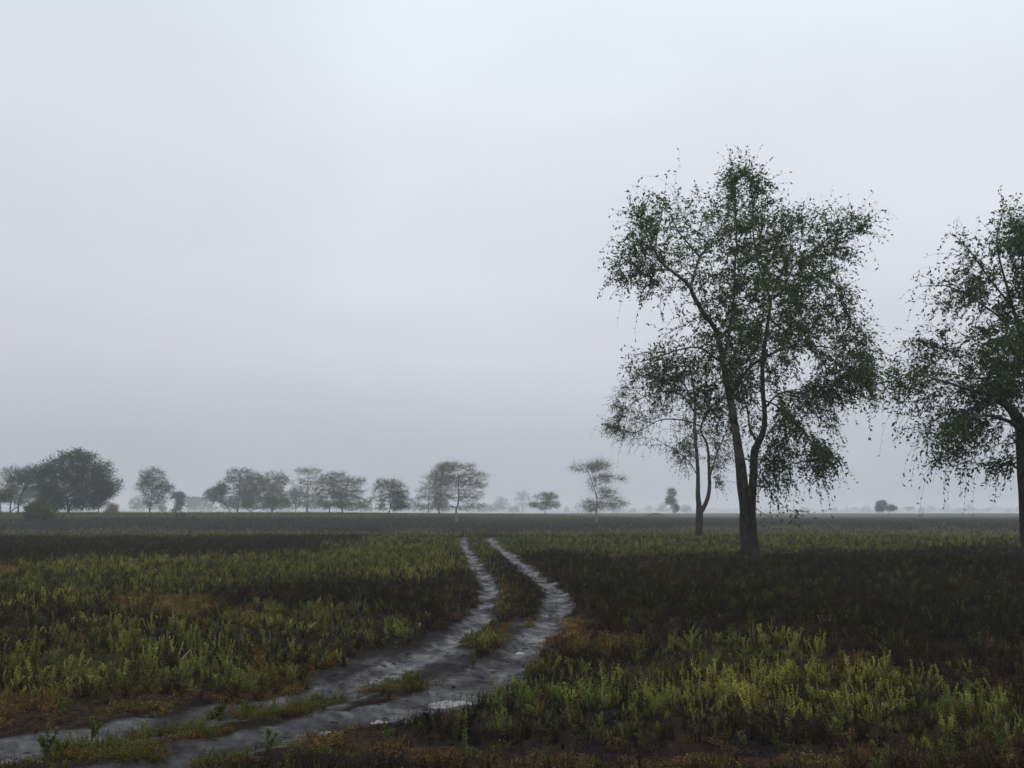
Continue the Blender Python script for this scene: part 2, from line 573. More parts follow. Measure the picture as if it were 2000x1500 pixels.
class Bag:
    """collects tubes and leaf quads into one mesh"""

    def __init__(self):
        self.v, self.q, self.lv, self.mi, self.n = [], [], [], [], 0

    def add(self, v, q, lv, mi):
        self.v.append(np.asarray(v, np.float32).reshape(-1, 3))
        self.q.append(np.asarray(q, np.int64) + self.n)
        self.lv.append(np.broadcast_to(np.asarray(lv, np.float32), (len(q),)))
        self.mi.append(np.full(len(q), mi))
        self.n += len(self.v[-1])

    def tube(self, pts, rad, sides, mi=0, rough=0.0, seed=0):
        pts, rad = np.asarray(pts, float), np.asarray(rad, float)
        n = len(pts)
        t = np.gradient(pts, axis=0)
        t /= np.linalg.norm(t, axis=1, keepdims=True) + 1e-9
        ref = np.eye(3)[np.argmin(np.abs(t.mean(0)))]
        a = np.cross(t, ref)
        a /= np.linalg.norm(a, axis=1, keepdims=True) + 1e-9
        b = np.cross(t, a)
        ang = np.arange(sides) / sides * 2 * math.pi
        rr = rad[:, None] * np.ones(sides)
        if rough:
            hh = np.cumsum(np.r_[0, np.linalg.norm(np.diff(pts, axis=0), axis=1)])
            rr = rr * (1 + rough * 2 * (fbm(np.cos(ang)[None] * 1.6 + 5 + hh[:, None] * .15, np.sin(ang)[None] * 1.6 + hh[:, None] * .5, seed) - .5))
        ring = pts[:, None] + rr[..., None] * (np.cos(ang)[None, :, None] * a[:, None] + np.sin(ang)[None, :, None] * b[:, None])
        i = np.arange(n - 1)[:, None] * sides
        j = np.arange(sides)[None]
        k = (j + 1) % sides
        q = np.stack([i + j, i + k, i + sides + k, i + sides + j], -1).reshape(-1, 4)
        self.add(ring.reshape(-1, 3), q, rng.random(), mi)

    def shoots(self, P, rad, mi):
        """many thin three-sided tubes at once: P (n, segs, 3)"""
        n, s, _ = P.shape
        t = np.gradient(P, axis=1)
        t /= np.linalg.norm(t, axis=2, keepdims=True) + 1e-9
        ref = np.tile(np.array([.31, .87, .38]), (n, s, 1))
        a = np.cross(t, ref)
        a /= np.linalg.norm(a, axis=2, keepdims=True) + 1e-9
        b = np.cross(t, a)
        ang = np.arange(3) / 3 * 2 * math.pi
        r = np.asarray(rad)[:, None] * np.linspace(1, .45, s)[None]
        V = P[:, :, None] + r[..., None, None] * (np.cos(ang)[:, None] * a[:, :, None] + np.sin(ang)[:, None] * b[:, :, None])
        base = (np.arange(n) * s * 3)[:, None, None] + (np.arange(s - 1) * 3)[None, :, None]
        j = np.arange(3)[None, None]
        k = (j + 1) % 3
        q = np.stack([base + j, base + k, base + 3 + k, base + 3 + j], -1).reshape(-1, 4)
        self.add(V.reshape(-1, 3), q, rng.random(len(q)), mi)

    def leaves(self, C, D, L, W, mi, lv=None):
        """rhombic leaves: base C, direction D, length L, width W (arrays)"""
        n = len(C)
        D = D / (np.linalg.norm(D, axis=1, keepdims=True) + 1e-9)
        s = np.cross(D, rng.normal(size=(n, 3)))
        s /= np.linalg.norm(s, axis=1, keepdims=True) + 1e-9
        nn = np.cross(D, s)
        L, W = np.asarray(L)[:, None], np.asarray(W)[:, None]
        mid = C + D * L * .5 + nn * L * .07
        V = np.stack([C, mid + s * W * .5, C + D * L, mid - s * W * .5], 1).reshape(-1, 3)
        q = np.arange(n * 4).reshape(n, 4)
        self.add(V, q, rng.random(n) if lv is None else lv, mi)

    def build(self, name, mats, parent=None, smooth=False):
        v = np.concatenate(self.v)
        q = np.concatenate(self.q)
        return mesh_obj(name, v, [q], mats, parent, np.concatenate(self.lv), np.concatenate(self.mi), smooth)


# ------------------------------------------------------------------ ground
def build_ground():
    half = math.radians(37)
    fine = np.linspace(-half, half, 500)
    rest = np.linspace(half, 2 * math.pi - half, 44)[1:-1]
    th = np.concatenate([fine, rest])
    radii = [0.6, 1.4, 2.4, 3.4, 4.4, 5.2]
    while radii[-1] < 34:
        radii.append(radii[-1] * 1.0052)
    while radii[-1] < 3600:
        radii.append(radii[-1] * 1.032)
    R = np.array(radii)
    nt, nr = len(th), len(R)
    X = R[:, None] * np.sin(th)[None]
    Y = R[:, None] * np.cos(th)[None]
    x, y = X.ravel(), Y.ravel()
    g, d, o, mud, rut, dm = masks(x, y)
    z = full_height(x, y)
    x, y, z = np.r_[x, 0], np.r_[y, 0], np.r_[z, 0]
    rr = np.hypot(x, y)[:-1]
    at_ = {'green': np.r_[g * sst(22, 60, rr), 0], 'orange': np.r_[o * (.3 + .7 * sst(14, 40, rr)), 0], 'mud': np.r_[mud, 0], 'rut': np.r_[rut, 0]}
    i = np.arange(nr - 1)[:, None] * nt
    j = np.arange(nt)[None]
    k = (j + 1) % nt
    q = np.stack([i + j, i + nt + j, i + nt + k, i + k], -1).reshape(-1, 4)
    q = q[:, ::-1]
    hub = nr * nt
    tri = np.stack([np.full(nt, hub), (np.arange(nt) + 1) % nt, np.arange(nt)], -1)
    V = np.stack([x, y, z], -1)
    mq = at_['mud'][q].mean(1) > .5

    def sub(name, qq, tr=None):
        used = np.unique(np.concatenate([qq.ravel()] + ([tr.ravel()] if tr is not None else [])))
        remap = np.full(len(V), -1)
        remap[used] = np.arange(len(used))
        fs = [remap[qq]] + ([remap[tr]] if tr is not None else [])
        return link(mesh_obj(name, V[used], fs, M_GROUND, None, smooth=True, attrs={a: b[used] for a, b in at_.items()}))
    tag(sub('ground', q[~mq], tri), 'dark burnt plain patched with green herbs and rusty litter', 'ground', kind='structure')
    tag(sub('dirt_track', q[mq]), 'wet grey mud track with two winding wheel ruts', 'track', kind='structure')


build_ground()


def build_puddles():
    for n, (cx, cyy, ax, ay) in enumerate(PUD_W):
        lvl = float(height(np.array([cx]), np.array([cyy]))[0]) - 0.06 - 0.003
        a = np.linspace(0, 2 * math.pi, 40, endpoint=False)
        wob = 1 + .35 * (fbm(np.cos(a) * 1.5 + 9 * n, np.sin(a) * 1.5, 90) - .5)
        v = np.stack([cx + ax * wob * np.cos(a), cyy + ay * wob * np.sin(a), np.full(40, lvl)], -1)
        v = np.vstack([v, [[cx, cyy, lvl]]])
        f = np.stack([np.full(40, 40), np.arange(40), (np.arange(40) + 1) % 40], -1)
        o = link(mesh_obj('puddle', v, [f], M_WATER))
        tag(o, ['pale rain puddle in the wheel rut beside the tall herbs', 'small shallow puddle lying further along the rut', 'narrow gleaming puddle where the rut bends',
                'thin puddle by the grassy strip between ruts', 'tiny puddle among mud clods near the bend'][n], 'puddle', 'puddles on the mud track', 'structure')


build_puddles()


# mound of green grass beyond the trees
def build_mound():
    c = at(1280, 1003, 330)
    zb = zg(c[0], c[1])
    n, r = 28, 10
    V, Q = [], []
    for i in range(r + 1):
        t = i / r
        for j in range(n):
            a = j / n * 2 * math.pi
            rad = 7.5 * t * (1 + .12 * math.sin(3 * a + 1))
            V.append((c[0] + rad * math.cos(a), c[1] + rad * .8 * math.sin(a), zb - .15 + 1.7 * (1 - sst(0, 1, np.array(t))) + .04 * math.sin(9 * a + 7 * t)))
    for i in range(r):
        for j in range(n):
            k = (j + 1) % n
            Q.append((i * n + j, (i + 1) * n + j, (i + 1) * n + k, i * n + k))
    nv = len(V)
    o = mesh_obj('grass_mound', np.array(V), [np.array(Q)], M_GROUND, smooth=True, attrs={'green': np.ones(nv), 'orange': np.zeros(nv), 'mud': np.zeros(nv), 'rut': np.zeros(nv)})
    tag(link(o), 'low green grassy mound on the misty plain', 'mound', kind='structure')


build_mound()


# ------------------------------------------------------------------ trees
class Skeleton:
    def __init__(self):
        self.p, self.par, self.r = [], [], []

    def limb(self, pts, root=False, ds=.35):
        """pts: (x, y, z, radius) metres; attaches to the nearest node unless root"""
        pts = np.array(pts, float)
        L = np.linalg.norm(np.diff(pts[:, :3], axis=0), axis=1)
        sm = smooth_line(pts, 8)
        s = np.r_[0, np.cumsum(np.linalg.norm(np.diff(sm[:, :3], axis=0), axis=1))]
        m = max(3, int(L.sum() / ds))
        tt = np.linspace(0, s[-1], m)
        q = np.stack([np.interp(tt, s, sm[:, k]) for k in range(4)], -1)
        wig = np.cumsum(rng.normal(size=(m, 3)), 0) * .012 * min(1, ds * 2)
        q[1:, :3] += wig[1:]
        if root:
            par = -1
        else:
            P = np.array(self.p)
            par = int(np.argmin(np.linalg.norm(P - q[0, :3], axis=1)))
            off = P[par] - q[0, :3]
            fade = np.clip(1 - np.arange(m) / (m * .5), 0, 1)[:, None]
            q[:, :3] += off * fade
            q = q[1:]
        for row in q:
            self.p.append(row[:3].copy())
            self.par.append(par)
            self.r.append(row[3])
            par = len(self.p) - 1

    def colonize(self, A, step, kill, infl, iters=90, grav=0.0, jit=.12, active=None):
        P = [np.asarray(q) for q in self.p]
        A = np.asarray(A)
        alive = np.ones(len(A), bool)
        base = np.array(P)
        if active is not None:
            usable = np.where(active)[0]
        else:
            usable = np.arange(len(P))
        D = np.linalg.norm(A[:, None] - base[usable][None], axis=2)
        near = usable[D.argmin(1)]
        dist = D.min(1)
        for it in range(iters):
            ok = alive & (dist < infl)
            if not ok.any():
                break
            idx = near[ok]
            dv = A[ok] - np.array([P[i] for i in idx])
            dv /= np.linalg.norm(dv, axis=1, keepdims=True) + 1e-9
            uq, inv = np.unique(idx, return_inverse=True)
            S = np.zeros((len(uq), 3))
            np.add.at(S, inv, dv)
            S += rng.normal(size=S.shape) * jit * np.linalg.norm(S, axis=1, keepdims=True)
            S /= np.linalg.norm(S, axis=1, keepdims=True) + 1e-9
            S[:, 2] += grav
            new = np.array([P[i] for i in uq]) + S * step
            start = len(P)
            for i, q in zip(uq, new):
                P.append(q)
                self.p.append(q)
                self.par.append(int(i))
                self.r.append(0.0)
            D = np.linalg.norm(A[:, None] - new[None], axis=2)
            m = D.min(1)
            b = m < dist
            near[b] = start + D.argmin(1)[b]
            dist = np.minimum(dist, m)
            alive &= dist > kill

    def finish(self, tip=.012, power=2.3):
        n = len(self.p)
        P = np.array(self.p)
        par = np.array(self.par)
        kids = [[] for _ in range(n)]
        for i in range(n):
            if par[i] >= 0:
                kids[par[i]].append(i)
        acc = np.zeros(n)
        rp = np.zeros(n)
        for i in range(n - 1, -1, -1):
            rp[i] = tip if not kids[i] else acc[i] ** (1 / power)
            if par[i] >= 0:
                acc[par[i]] += max(rp[i], tip) ** power
        R = np.array(self.r)
        fixed = R > 0
        out = np.where(fixed, R, rp)
        for i in range(n):
            if par[i] >= 0 and not fixed[i]:
                out[i] = min(out[i], out[par[i]] * (.72 if fixed[par[i]] else 1.0))
        self.P, self.R, self.kids, self.parent = P, np.maximum(out, tip * .6), kids, par
        return self

    def wood(self, bag, mi=0, rough=.12, res=1.0):
        n = len(self.P)
        started = []
        for i in range(n):
            if self.parent[i] < 0:
                started.append((None, i))
        while started:
            pre, i = started.pop()
            chain = [i]
            while self.kids[chain[-1]]:
                ks = sorted(self.kids[chain[-1]], key=lambda c: -self.R[c])
                for k in ks[1:]:
                    started.append((chain[-1], k))
                chain.append(ks[0])
            pts = [self.P[c] for c in chain]
            rad = [self.R[c] for c in chain]
            if pre is not None:
                pts.insert(0, self.P[pre])
                rad.insert(0, min(self.R[pre] * .9, rad[0] * 1.15))
            if len(pts) < 2:
                continue
            rm = max(rad) * res
            sides = 14 if rm > .25 else 8 if rm > .08 else 5 if rm > .03 else 3
            bag.tube(pts, rad, sides, mi, rough if rm > .06 else 0, seed=i % 97)


def foliate(sk, bag, n_per, slen, seg, leaf_l, leaf_w, per_seg, droop, up=.2, thin=.04, center=None, twig_r=.006, keep=1.0, skip_low=None, droop_by_height=None):
    """leafy shoots from all thin wood; they start outward and bend under their own weight"""
    leafy = [i for i in range(len(sk.P)) if sk.R[i] < thin]
    if not leafy:
        return 0
    leafy = np.array(leafy)
    if keep < 1:
        leafy = leafy[rng.random(len(leafy)) < keep]
    if n_per > 3:                                        # no more than three leafy twigs to a half-metre of crown
        seen, kp = {}, []
        for i in leafy:
            k = tuple(np.floor(sk.P[i] / .5).astype(int))
            seen[k] = seen.get(k, 0) + 1
            if seen[k] <= 3:
                kp.append(i)
        leafy = np.array(kp)
    q = sk.P[leafy]
    cl = fbm(q[:, 0] / 1.5 + 31, q[:, 2] / 1.3 + q[:, 1] / 1.7, 210, 2)
    cnt = np.maximum(1, np.round(n_per * (.4 + 2.2 * sst(.40, .64, cl)))).astype(int) if n_per > 3 else np.full(len(leafy), n_per)
    idx = np.repeat(leafy, cnt)
    S = sk.P[idx]
    par = sk.parent[idx]
    d = S - sk.P[np.maximum(par, 0)]
    d /= np.linalg.norm(d, axis=1, keepdims=True) + 1e-9
    c = sk.P.mean(0) if center is None else np.asarray(center)
    outw = S - c
    outw /= np.linalg.norm(outw, axis=1, keepdims=True) + 1e-9
    r = rng.normal(size=S.shape)
    r /= np.linalg.norm(r, axis=1, keepdims=True)
    D = .55 * d + .45 * outw + .75 * r + np.array([0, 0, up])
    D /= np.linalg.norm(D, axis=1, keepdims=True)
    L = slen * (.45 + 1.0 * rng.random(len(S)) ** 1.4)
    P = [S]
    cur = S
    dd = D.copy()
    dr = np.full(len(S), droop)
    if droop_by_height is not None:
        z0, z1, a, b = droop_by_height
        dr = a + (b - a) * np.clip((S[:, 2] - z0) / (z1 - z0), 0, 1)
    dr = dr * (.6 + .8 * rng.random(len(S)))
    for k in range(seg):
        cur = cur + dd * (L / seg)[:, None]
        P.append(cur)
        dd = dd + rng.normal(size=dd.shape) * .12
        dd[:, 2] -= dr
        dd /= np.linalg.norm(dd, axis=1, keepdims=True)
    P = np.stack(P, 1)
    if skip_low is not None:
        k = P[:, :, 2].min(1) > skip_low
        P, L = P[k], L[k]
    bag.shoots(P, np.full(len(P), twig_r), 0)
    C, DD = [], []
    t = np.gradient(P, axis=1)
    for s in range(seg):
        for m in range(per_seg):
            f = (m + rng.random(len(P))) / per_seg
            base = P[:, s] * (1 - f)[:, None] + P[:, s + 1] * f[:, None]
            tt = t[:, s] / (np.linalg.norm(t[:, s], axis=1, keepdims=True) + 1e-9)
            rr = rng.normal(size=base.shape)
            C.append(base)
            DD.append(.5 * tt + .8 * rr / np.linalg.norm(rr, axis=1, keepdims=True) + np.array([0, 0, -.15]))
    C, DD = np.concatenate(C), np.concatenate(DD)
    m = rng.random(len(C)) < .86
    C, DD = C[m], DD[m]
    k = .6 + .8 * rng.random(len(C))
    bag.leaves(C, DD, leaf_l * k, leaf_w * k, 1)
    return len(C)


def in_poly(px, py, poly):
    inside = np.zeros(px.shape, bool)
    n = len(poly)
    for i in range(n):
        x0, y0 = poly[i]
        x1, y1 = poly[(i + 1) % n]
        c = ((y0 > py) != (y1 > py)) & (px < (x1 - x0) * (py - y0) / (y1 - y0 + 1e-12) + x0)
        inside ^= c
    return inside


def poly_points(poly, holes, n, Y, depth_m, seed, clump=.45, csize=42.0):
    """points filling a crown whose outline is known: thin at its rim, deep in its middle"""
    cx0, cy0 = np.mean([p[0] for p in poly]), np.mean([p[1] for p in poly])
    poly = [(cx0 + (p[0] - cx0) * .965, cy0 + (p[1] - cy0) * .965) for p in poly]
    xs, ys = [p[0] for p in poly], [p[1] for p in poly]
    out = []
    sc = Y / FPX
    while len(out) < n:
        m = 4000
        px = rng.uniform(min(xs), max(xs), m)
        py = rng.uniform(min(ys), max(ys), m)
        k = in_poly(px, py, poly)
        for (hx, hy, ha, hb) in holes:
            k &= np.hypot((px - hx) / ha, (py - hy) / hb) > 1
        px, py = px[k], py[k]
        d = poly_dist(px, py, poly + poly[:1])
        dep = np.minimum(d * sc * 1.5, depth_m) * rng.uniform(-1, 1, len(px))
        c = fbm(px / csize + dep * .3, py / csize - dep * .2, seed, 2)
        k = c > clump - .12 + .0 * px
        k &= rng.random(len(px)) < sst(clump - .15, clump + .12, c) + .05
        for a, b, e in zip(px[k], py[k], dep[k]):
            out.append(at(a, b, Y + e))
            if len(out) >= n:
                break
    return np.array(out)


def near_tree(name, label, Y, base_px, limbs, poly, holes, n_attr, depth, fol, mats, seed, step=.42, clump=.42):
    """tree whose trunk, limbs and outline are laid out after the photograph, in metres round its own base"""
    bx = at(base_px[0], base_px[1], Y)
    bz = zg(bx[0], Y)
    origin = np.array([bx[0], Y, bz])
    sc = Y / FPX
    sk = Skeleton()
    for n, lim in enumerate(limbs):
        pts = []
        for q in lim:
            px, py, r = q[:3]
            dz = q[3] if len(q) > 3 else 0.0
            w = at(px, py, Y + dz) - origin
            if n == 0 and name == 'acacia_tree' and py < 900:
                r *= .86
            pts.append((*w, r * sc * fol.get('rs', 1.0) * (1.0 if r > 12 else .74 + .26 * (r / 12))))
        if n == 0:
            pts[0] = (pts[0][0], pts[0][1], -.15, pts[0][3])
        sk.limb(pts, root=(n == 0))
    A = poly_points(poly, holes, n_attr, Y, depth, seed, clump) - origin
    nn = len(sk.p)
    act = np.array([p[2] > fol.get('bare', 3.0) for p in sk.p])
    sk.colonize(A, step, step * 1.35, 60, grav=-.02, active=act)
    sk.finish(tip=.010)
    t = empty(name, origin)
    tag(t, label, 'tree', 'tall trees close to the track')
    wb = Bag()
    sk.wood(wb)
    link(wb.build('trunk', [mats[0]], t, smooth=True))
    fb = Bag()
    cen = A.mean(0)
    cen[2] -= 1.5
    nl = foliate(sk, fb, fol['n'], fol['len'], 4, fol['l'], fol['w'], fol['per'], .2, up=.25, thin=fol.get('thin', .035), center=cen,
                 twig_r=.0055, keep=fol.get('keep', 1), skip_low=fol.get('low', .8), droop_by_height=fol['dh'])
    foliate(sk, fb, 1, 1.9, 6, fol['l'], fol['w'], 2, .5, up=-.1, thin=.03, center=cen, twig_r=.0055, keep=fol.get('hang', .4), skip_low=1.2)
    link(fb.build('crown', [mats[0], mats[1]], t))
    print(name, len(sk.p), 'nodes', nl, 'leaves')
    return t


BIG_LIMBS = [
    [(1466, 1094, 46), (1465, 1080, 32), (1463, 1050, 28), (1461, 1020, 27), (1458, 990, 21, -.2), (1452, 945, 18, -.3), (1447, 900, 16, -.4), (1440, 850, 15, -.4), (1431, 800, 14, -.4),
     (1422, 755, 13, -.4), (1414, 715, 11.5, -.3), (1408, 680, 10.5, -.3), (1394, 640, 10, -.5), (1376, 618, 9.5, -.8), (1354, 582, 9, -1.2), (1345, 560, 8, -1.4), (1318, 537, 6.5, -1.8), (1291, 517, 5.5, -2.1), (1278, 496, 4.5, -2.3)],
    [(1466, 1030, 24, .2), (1470, 985, 17, .5), (1472, 960, 14, .6), (1474, 920, 13, .6), (1475, 884, 13, .6), (1483, 864, 11.5, .6), (1492, 845, 10.5, .6), (1495, 815, 8.5, .6), (1491, 770, 8, .6), (1489, 710, 7.5, .6),
     (1495, 655, 7, .6), (1501, 610, 6.5, .6), (1505, 592, 6, .6), (1495, 559, 4.5, .9), (1483, 529, 4, 1.1), (1474, 490, 3.5, 1.2), (1469, 448, 3, 1.2), (1468, 400, 2.4, 1), (1462, 345, 1.6, 1)],
    [(1505, 590, 5, .6), (1520, 578, 5, .2), (1537, 562, 4.4, -.3), (1564, 556, 3.4, -.9), (1600, 556, 2.4, -1.4), (1635, 562, 1.6, -1.8)],
    [(1530, 570, 4, .2), (1540, 545, 3.6, .8), (1552, 520, 3.2, 1.3), (1580, 503, 2.6, 1.7), (1612, 470, 2, 2), (1660, 432, 1.4, 2.2)],
    [(1508, 588, 4, .6), (1520, 550, 3.6, -.4), (1534, 520, 3, -1), (1545, 480, 2.4, -1.5), (1530, 440, 1.6, -1.8)],
    [(1434, 768, 8, -.3), (1453, 734, 6.5, 0), (1480, 704, 5.2, .1), (1497, 696, 4.8, -.4), (1512, 687, 4.4, -.8), (1540, 678, 4, -1.4), (1585, 676, 3.4, -2), (1625, 680, 2.6, -2.4), (1665, 700, 2, -2.6), (1695, 735, 1.3, -2.8)],
    [(1345, 560, 6.5, -1.4), (1357, 526, 5.6, -.8), (1363, 505, 5, -.5), (1381, 485, 4, .1), (1399, 460, 3.2, .5), (1420, 420, 2.4, .9), (1432, 365, 1.6, 1)],
    [(1362, 508, 4.2, -.5), (1344, 480, 3.6, -.9), (1325, 450, 2.8, -1.2), (1310, 415, 1.9, -1.4)],
    [(1280, 500, 4, -2.3), (1283, 466, 3, -1.8), (1291, 430, 2.2, -1.4), (1296, 395, 1.5, -1.2)],
    [(1283, 505, 3.6, -2.2), (1262, 460, 2.6, -2.8), (1250, 425, 1.7, -3.1)],
    [(1316, 536, 4, -1.8), (1295, 530, 3.2, -1.5), (1256, 537, 2.4, -1.0), (1222, 545, 1.6, -.7)],
    [(1412, 700, 7, -.3), (1422, 655, 5.6, .4), (1430, 615, 5, .9), (1436, 545, 4, 1.3), (1440, 475, 3.2, 1.6), (1436, 410, 2.2, 1.7), (1428, 345, 1.4, 1.8)],
    [(1412, 712, 6, -.3), (1398, 702, 5, -.9), (1372, 682, 4.2, -1.6), (1345, 678, 3.4, -2.2), (1300, 690, 2.6, -2.8), (1250, 705, 1.7, -3.1)],
    [(1482, 866, 6, .6), (1466, 840, 4.8, 1.1), (1462, 810, 3.8, 1.8), (1450, 770, 2.6, 2.4)],
    [(1494, 800, 5, .6), (1520, 770, 4, 1.4), (1555, 765, 3, 2.2), (1595, 790, 2, 2.8), (1620, 830, 1.3, 3.0)],
    [(1492, 790, 4.4, .6), (1515, 795, 3.4, -.4), (1550, 820, 2.6, -1.2), (1585, 865, 1.6, -1.8), (1600, 900, 1.1, -2)],
    [(1500, 612, 4, .6), (1530, 640, 3.2, 1.6), (1575, 640, 2.4, 2.4), (1625, 645, 1.6, 3)],
    [(1473, 940, 3.2, .6), (1500, 950, 2.4, .2), (1525, 985, 1.6, -.2), (1550, 1000, 1.0, -.4)],
    [(1474, 985, 2.4, .6), (1486, 1000, 1.6, .0), (1510, 1015, .9, -.4)],
]
BIG_POLY = [(1460, 322), (1478, 350), (1512, 346), (1522, 385), (1512, 415), (1535, 412), (1560, 420), (1600, 408), (1632, 386), (1655, 385), (1640, 412), (1680, 415), (1708, 434), (1690, 462), (1672, 500),
            (1660, 545), (1680, 600), (1692, 650), (1720, 705), (1735, 745), (1722, 785), (1680, 785), (1640, 775), (1625, 830), (1640, 895), (1650, 912), (1620, 940), (1600, 958), (1570, 940), (1545, 985), (1505, 980),
            (1492, 930), (1484, 890), (1440, 880), (1400, 850), (1370, 800), (1290, 790), (1240, 780), (1222, 725), (1225, 690), (1262, 662), (1330, 650), (1345, 625), (1295, 625), (1272, 600), (1245, 560), (1200, 552), (1186, 515),
            (1196, 480), (1210, 440), (1232, 395), (1262, 384), (1300, 380), (1333, 360), (1350, 376), (1395, 362), (1422, 322)]
BIG_HOLES = [(1550, 900, 26, 20), (1620, 690, 20, 12), (1540, 730, 18, 12), (1460, 600, 14, 16), (1395, 560, 22, 30), (1345, 595, 26, 20), (1600, 745, 26, 16), (1325, 500, 12, 10), (1640, 600, 16, 14), (1420, 770, 20, 18)]
near_tree('acacia_tree', 'large double trunked acacia with drooping green crown beside the rutted track', 41.5, (1466, 1090), BIG_LIMBS, BIG_POLY, BIG_HOLES, 2600, 3.6,
          dict(n=5, len=1.05, l=.150, w=.064, per=2, thin=.032, dh=(4, 15, .75, .12), bare=3.2, low=1.2, rs=.6, hang=.5), (M_BARK, M_LEAF_BIG), 5, clump=.455)

SECOND_LIMBS = [
    [(1366, 1052, 15), (1366, 1035, 12.5), (1367, 1010, 12), (1366, 990, 10), (1364, 960, 8), (1364, 920, 7), (1360, 870, 6.2), (1357, 830, 6), (1358, 800, 5.5), (1356, 770, 4.4), (1350, 735, 3), (1345, 705, 1.8)],
    [(1368, 1005, 9, .2), (1379, 985, 8, .4), (1387, 960, 7, .6), (1387, 915, 6, .6), (1383, 870, 5, .5), (1370, 838, 4.6, .2), (1385, 803, 4.4, .6), (1402, 785, 3.6, 1), (1425, 770, 2.6, 1.4)],
    [(1358, 805, 4, 0), (1338, 775, 3.4, -.8), (1308, 762, 2.8, -1.4), (1260, 772, 2, -2), (1215, 800, 1.3, -2.3)],
    [(1357, 830, 3.6, 0), (1325, 822, 3, 1), (1285, 822, 2.2, 1.8), (1240, 845, 1.5, 2.4), (1195, 835, 1, 2.6)],
    [(1357, 790, 3.4, 0), (1330, 745, 2.8, 1), (1290, 730, 2, 1.8), (1250, 735, 1.4, 2.2)],
    [(1386, 930, 3.6, .6), (1398, 890, 3, 1.2), (1415, 850, 2.4, 1.6), (1428, 820, 1.6, 2)],
    [(1364, 930, 2.6, 0), (1345, 900, 2.2, -1), (1320, 880, 1.6, -1.6), (1290, 862, 1, -2)],
]
SECOND_POLY = [(1178, 832), (1198, 785), (1215, 750), (1250, 725), (1300, 705), (1345, 695), (1400, 720), (1432, 780), (1442, 860), (1436, 930), (1442, 985), (1405, 975), (1392, 925), (1362, 905), (1340, 940), (1318, 895),
               (1296, 862), (1258, 876), (1225, 868)]
near_tree('slender_acacia_tree', 'thin forked acacia with sparse brownish left branches behind the big double trunk', 75, (1366, 1051), SECOND_LIMBS, SECOND_POLY, [(1372, 880, 12, 26), (1230, 820, 10, 8)], 1050, 3.0,
          dict(n=5, len=1.05, l=.135, w=.055, per=2, thin=.032, dh=(4, 13, .5, .14), bare=3.4, low=1.6, rs=.58, hang=.3), (M_BARK, M_LEAF_BROWN), 8, step=.5, clump=.46)

THIRD_LIMBS = [
    [(2022, 1108, 34), (2018, 1085, 27), (2012, 1040, 25), (2008, 980, 23), (2004, 920, 22), (2000, 870, 21), (1996, 835, 18), (1975, 800, 12, -.4), (1955, 785, 9.5, -.8), (1930, 768, 7, -1.4), (1890, 760, 5, -2), (1840, 745, 3.2, -2.6), (1790, 730, 2, -3)],
    [(1990, 850, 10, -.2), (1975, 832, 7, -.8), (1955, 820, 5.5, -1.4), (1930, 812, 4.4, -2), (1890, 818, 3, -2.6), (1850, 845, 1.8, -3)],
    [(1998, 860, 14, .2), (2012, 800, 11, .6), (2010, 740, 9, .8), (2000, 680, 7.5, .8), (1985, 610, 5.5, .8), (1965, 540, 4, .8), (1950, 470, 2.6, .8), (1965, 410, 1.6, .8)],
    [(2005, 735, 6, .8), (1975, 730, 5, 0), (1940, 738, 4, -.6), (1895, 740, 2.8, -1)],
    [(1998, 670, 5, .8), (1960, 625, 4, 1.6), (1910, 590, 3, 2.2), (1850, 560, 2, 2.6), (1800, 560, 1.2, 2.8)],
    [(1980, 595, 4, .8), (1930, 540, 3, .2), (1895, 490, 2, -.2), (1870, 465, 1.3, -.4)],
    [(2006, 860, 13, .2), (2050, 800, 9, .8), (2110, 750, 6, 1.2), (2180, 720, 4, 1.6), (2250, 720, 2.2, 2)],
    [(2012, 760, 7, .8), (2060, 680, 5.5, 1), (2100, 590, 4, 1.2), (2110, 500, 2.6, 1.4), (2090, 430, 1.6, 1.4)],
    [(1950, 783, 4, -.8), (1900, 800, 3, .8), (1850, 810, 2.2, 1.8), (1810, 830, 1.4, 2.4)],
]
THIRD_POLY = [(1978, 392), (1950, 412), (1902, 442), (1862, 470), (1872, 505), (1850, 545), (1790, 565), (1785, 590), (1812, 620), (1835, 648), (1780, 668), (1728, 705), (1735, 760), (1750, 825), (1795, 865), (1832, 910), (1862, 948),
              (1895, 915), (1935, 930), (1968, 935), (1972, 880), (2030, 860), (2150, 880), (2240, 840), (2290, 740), (2250, 600), (2190, 480), (2110, 400), (2040, 375)]
near_tree('leaning_acacia_tree', 'dark acacia with a thick bent limb and hanging leafy sprays at the picture edge', 35.5, (2022, 1105), THIRD_LIMBS, THIRD_POLY, [(1950, 850, 22, 20), (1850, 590, 16, 14), (1985, 700, 10, 16)], 1700, 3.4,
          dict(n=6, len=1.05, l=.14, w=.062, per=2, thin=.032, dh=(3.5, 13, .8, .16), bare=3.5, low=1.5, rs=.75, hang=.6), (M_BARK, M_LEAF_BIG), 14, step=.4, clump=.46)


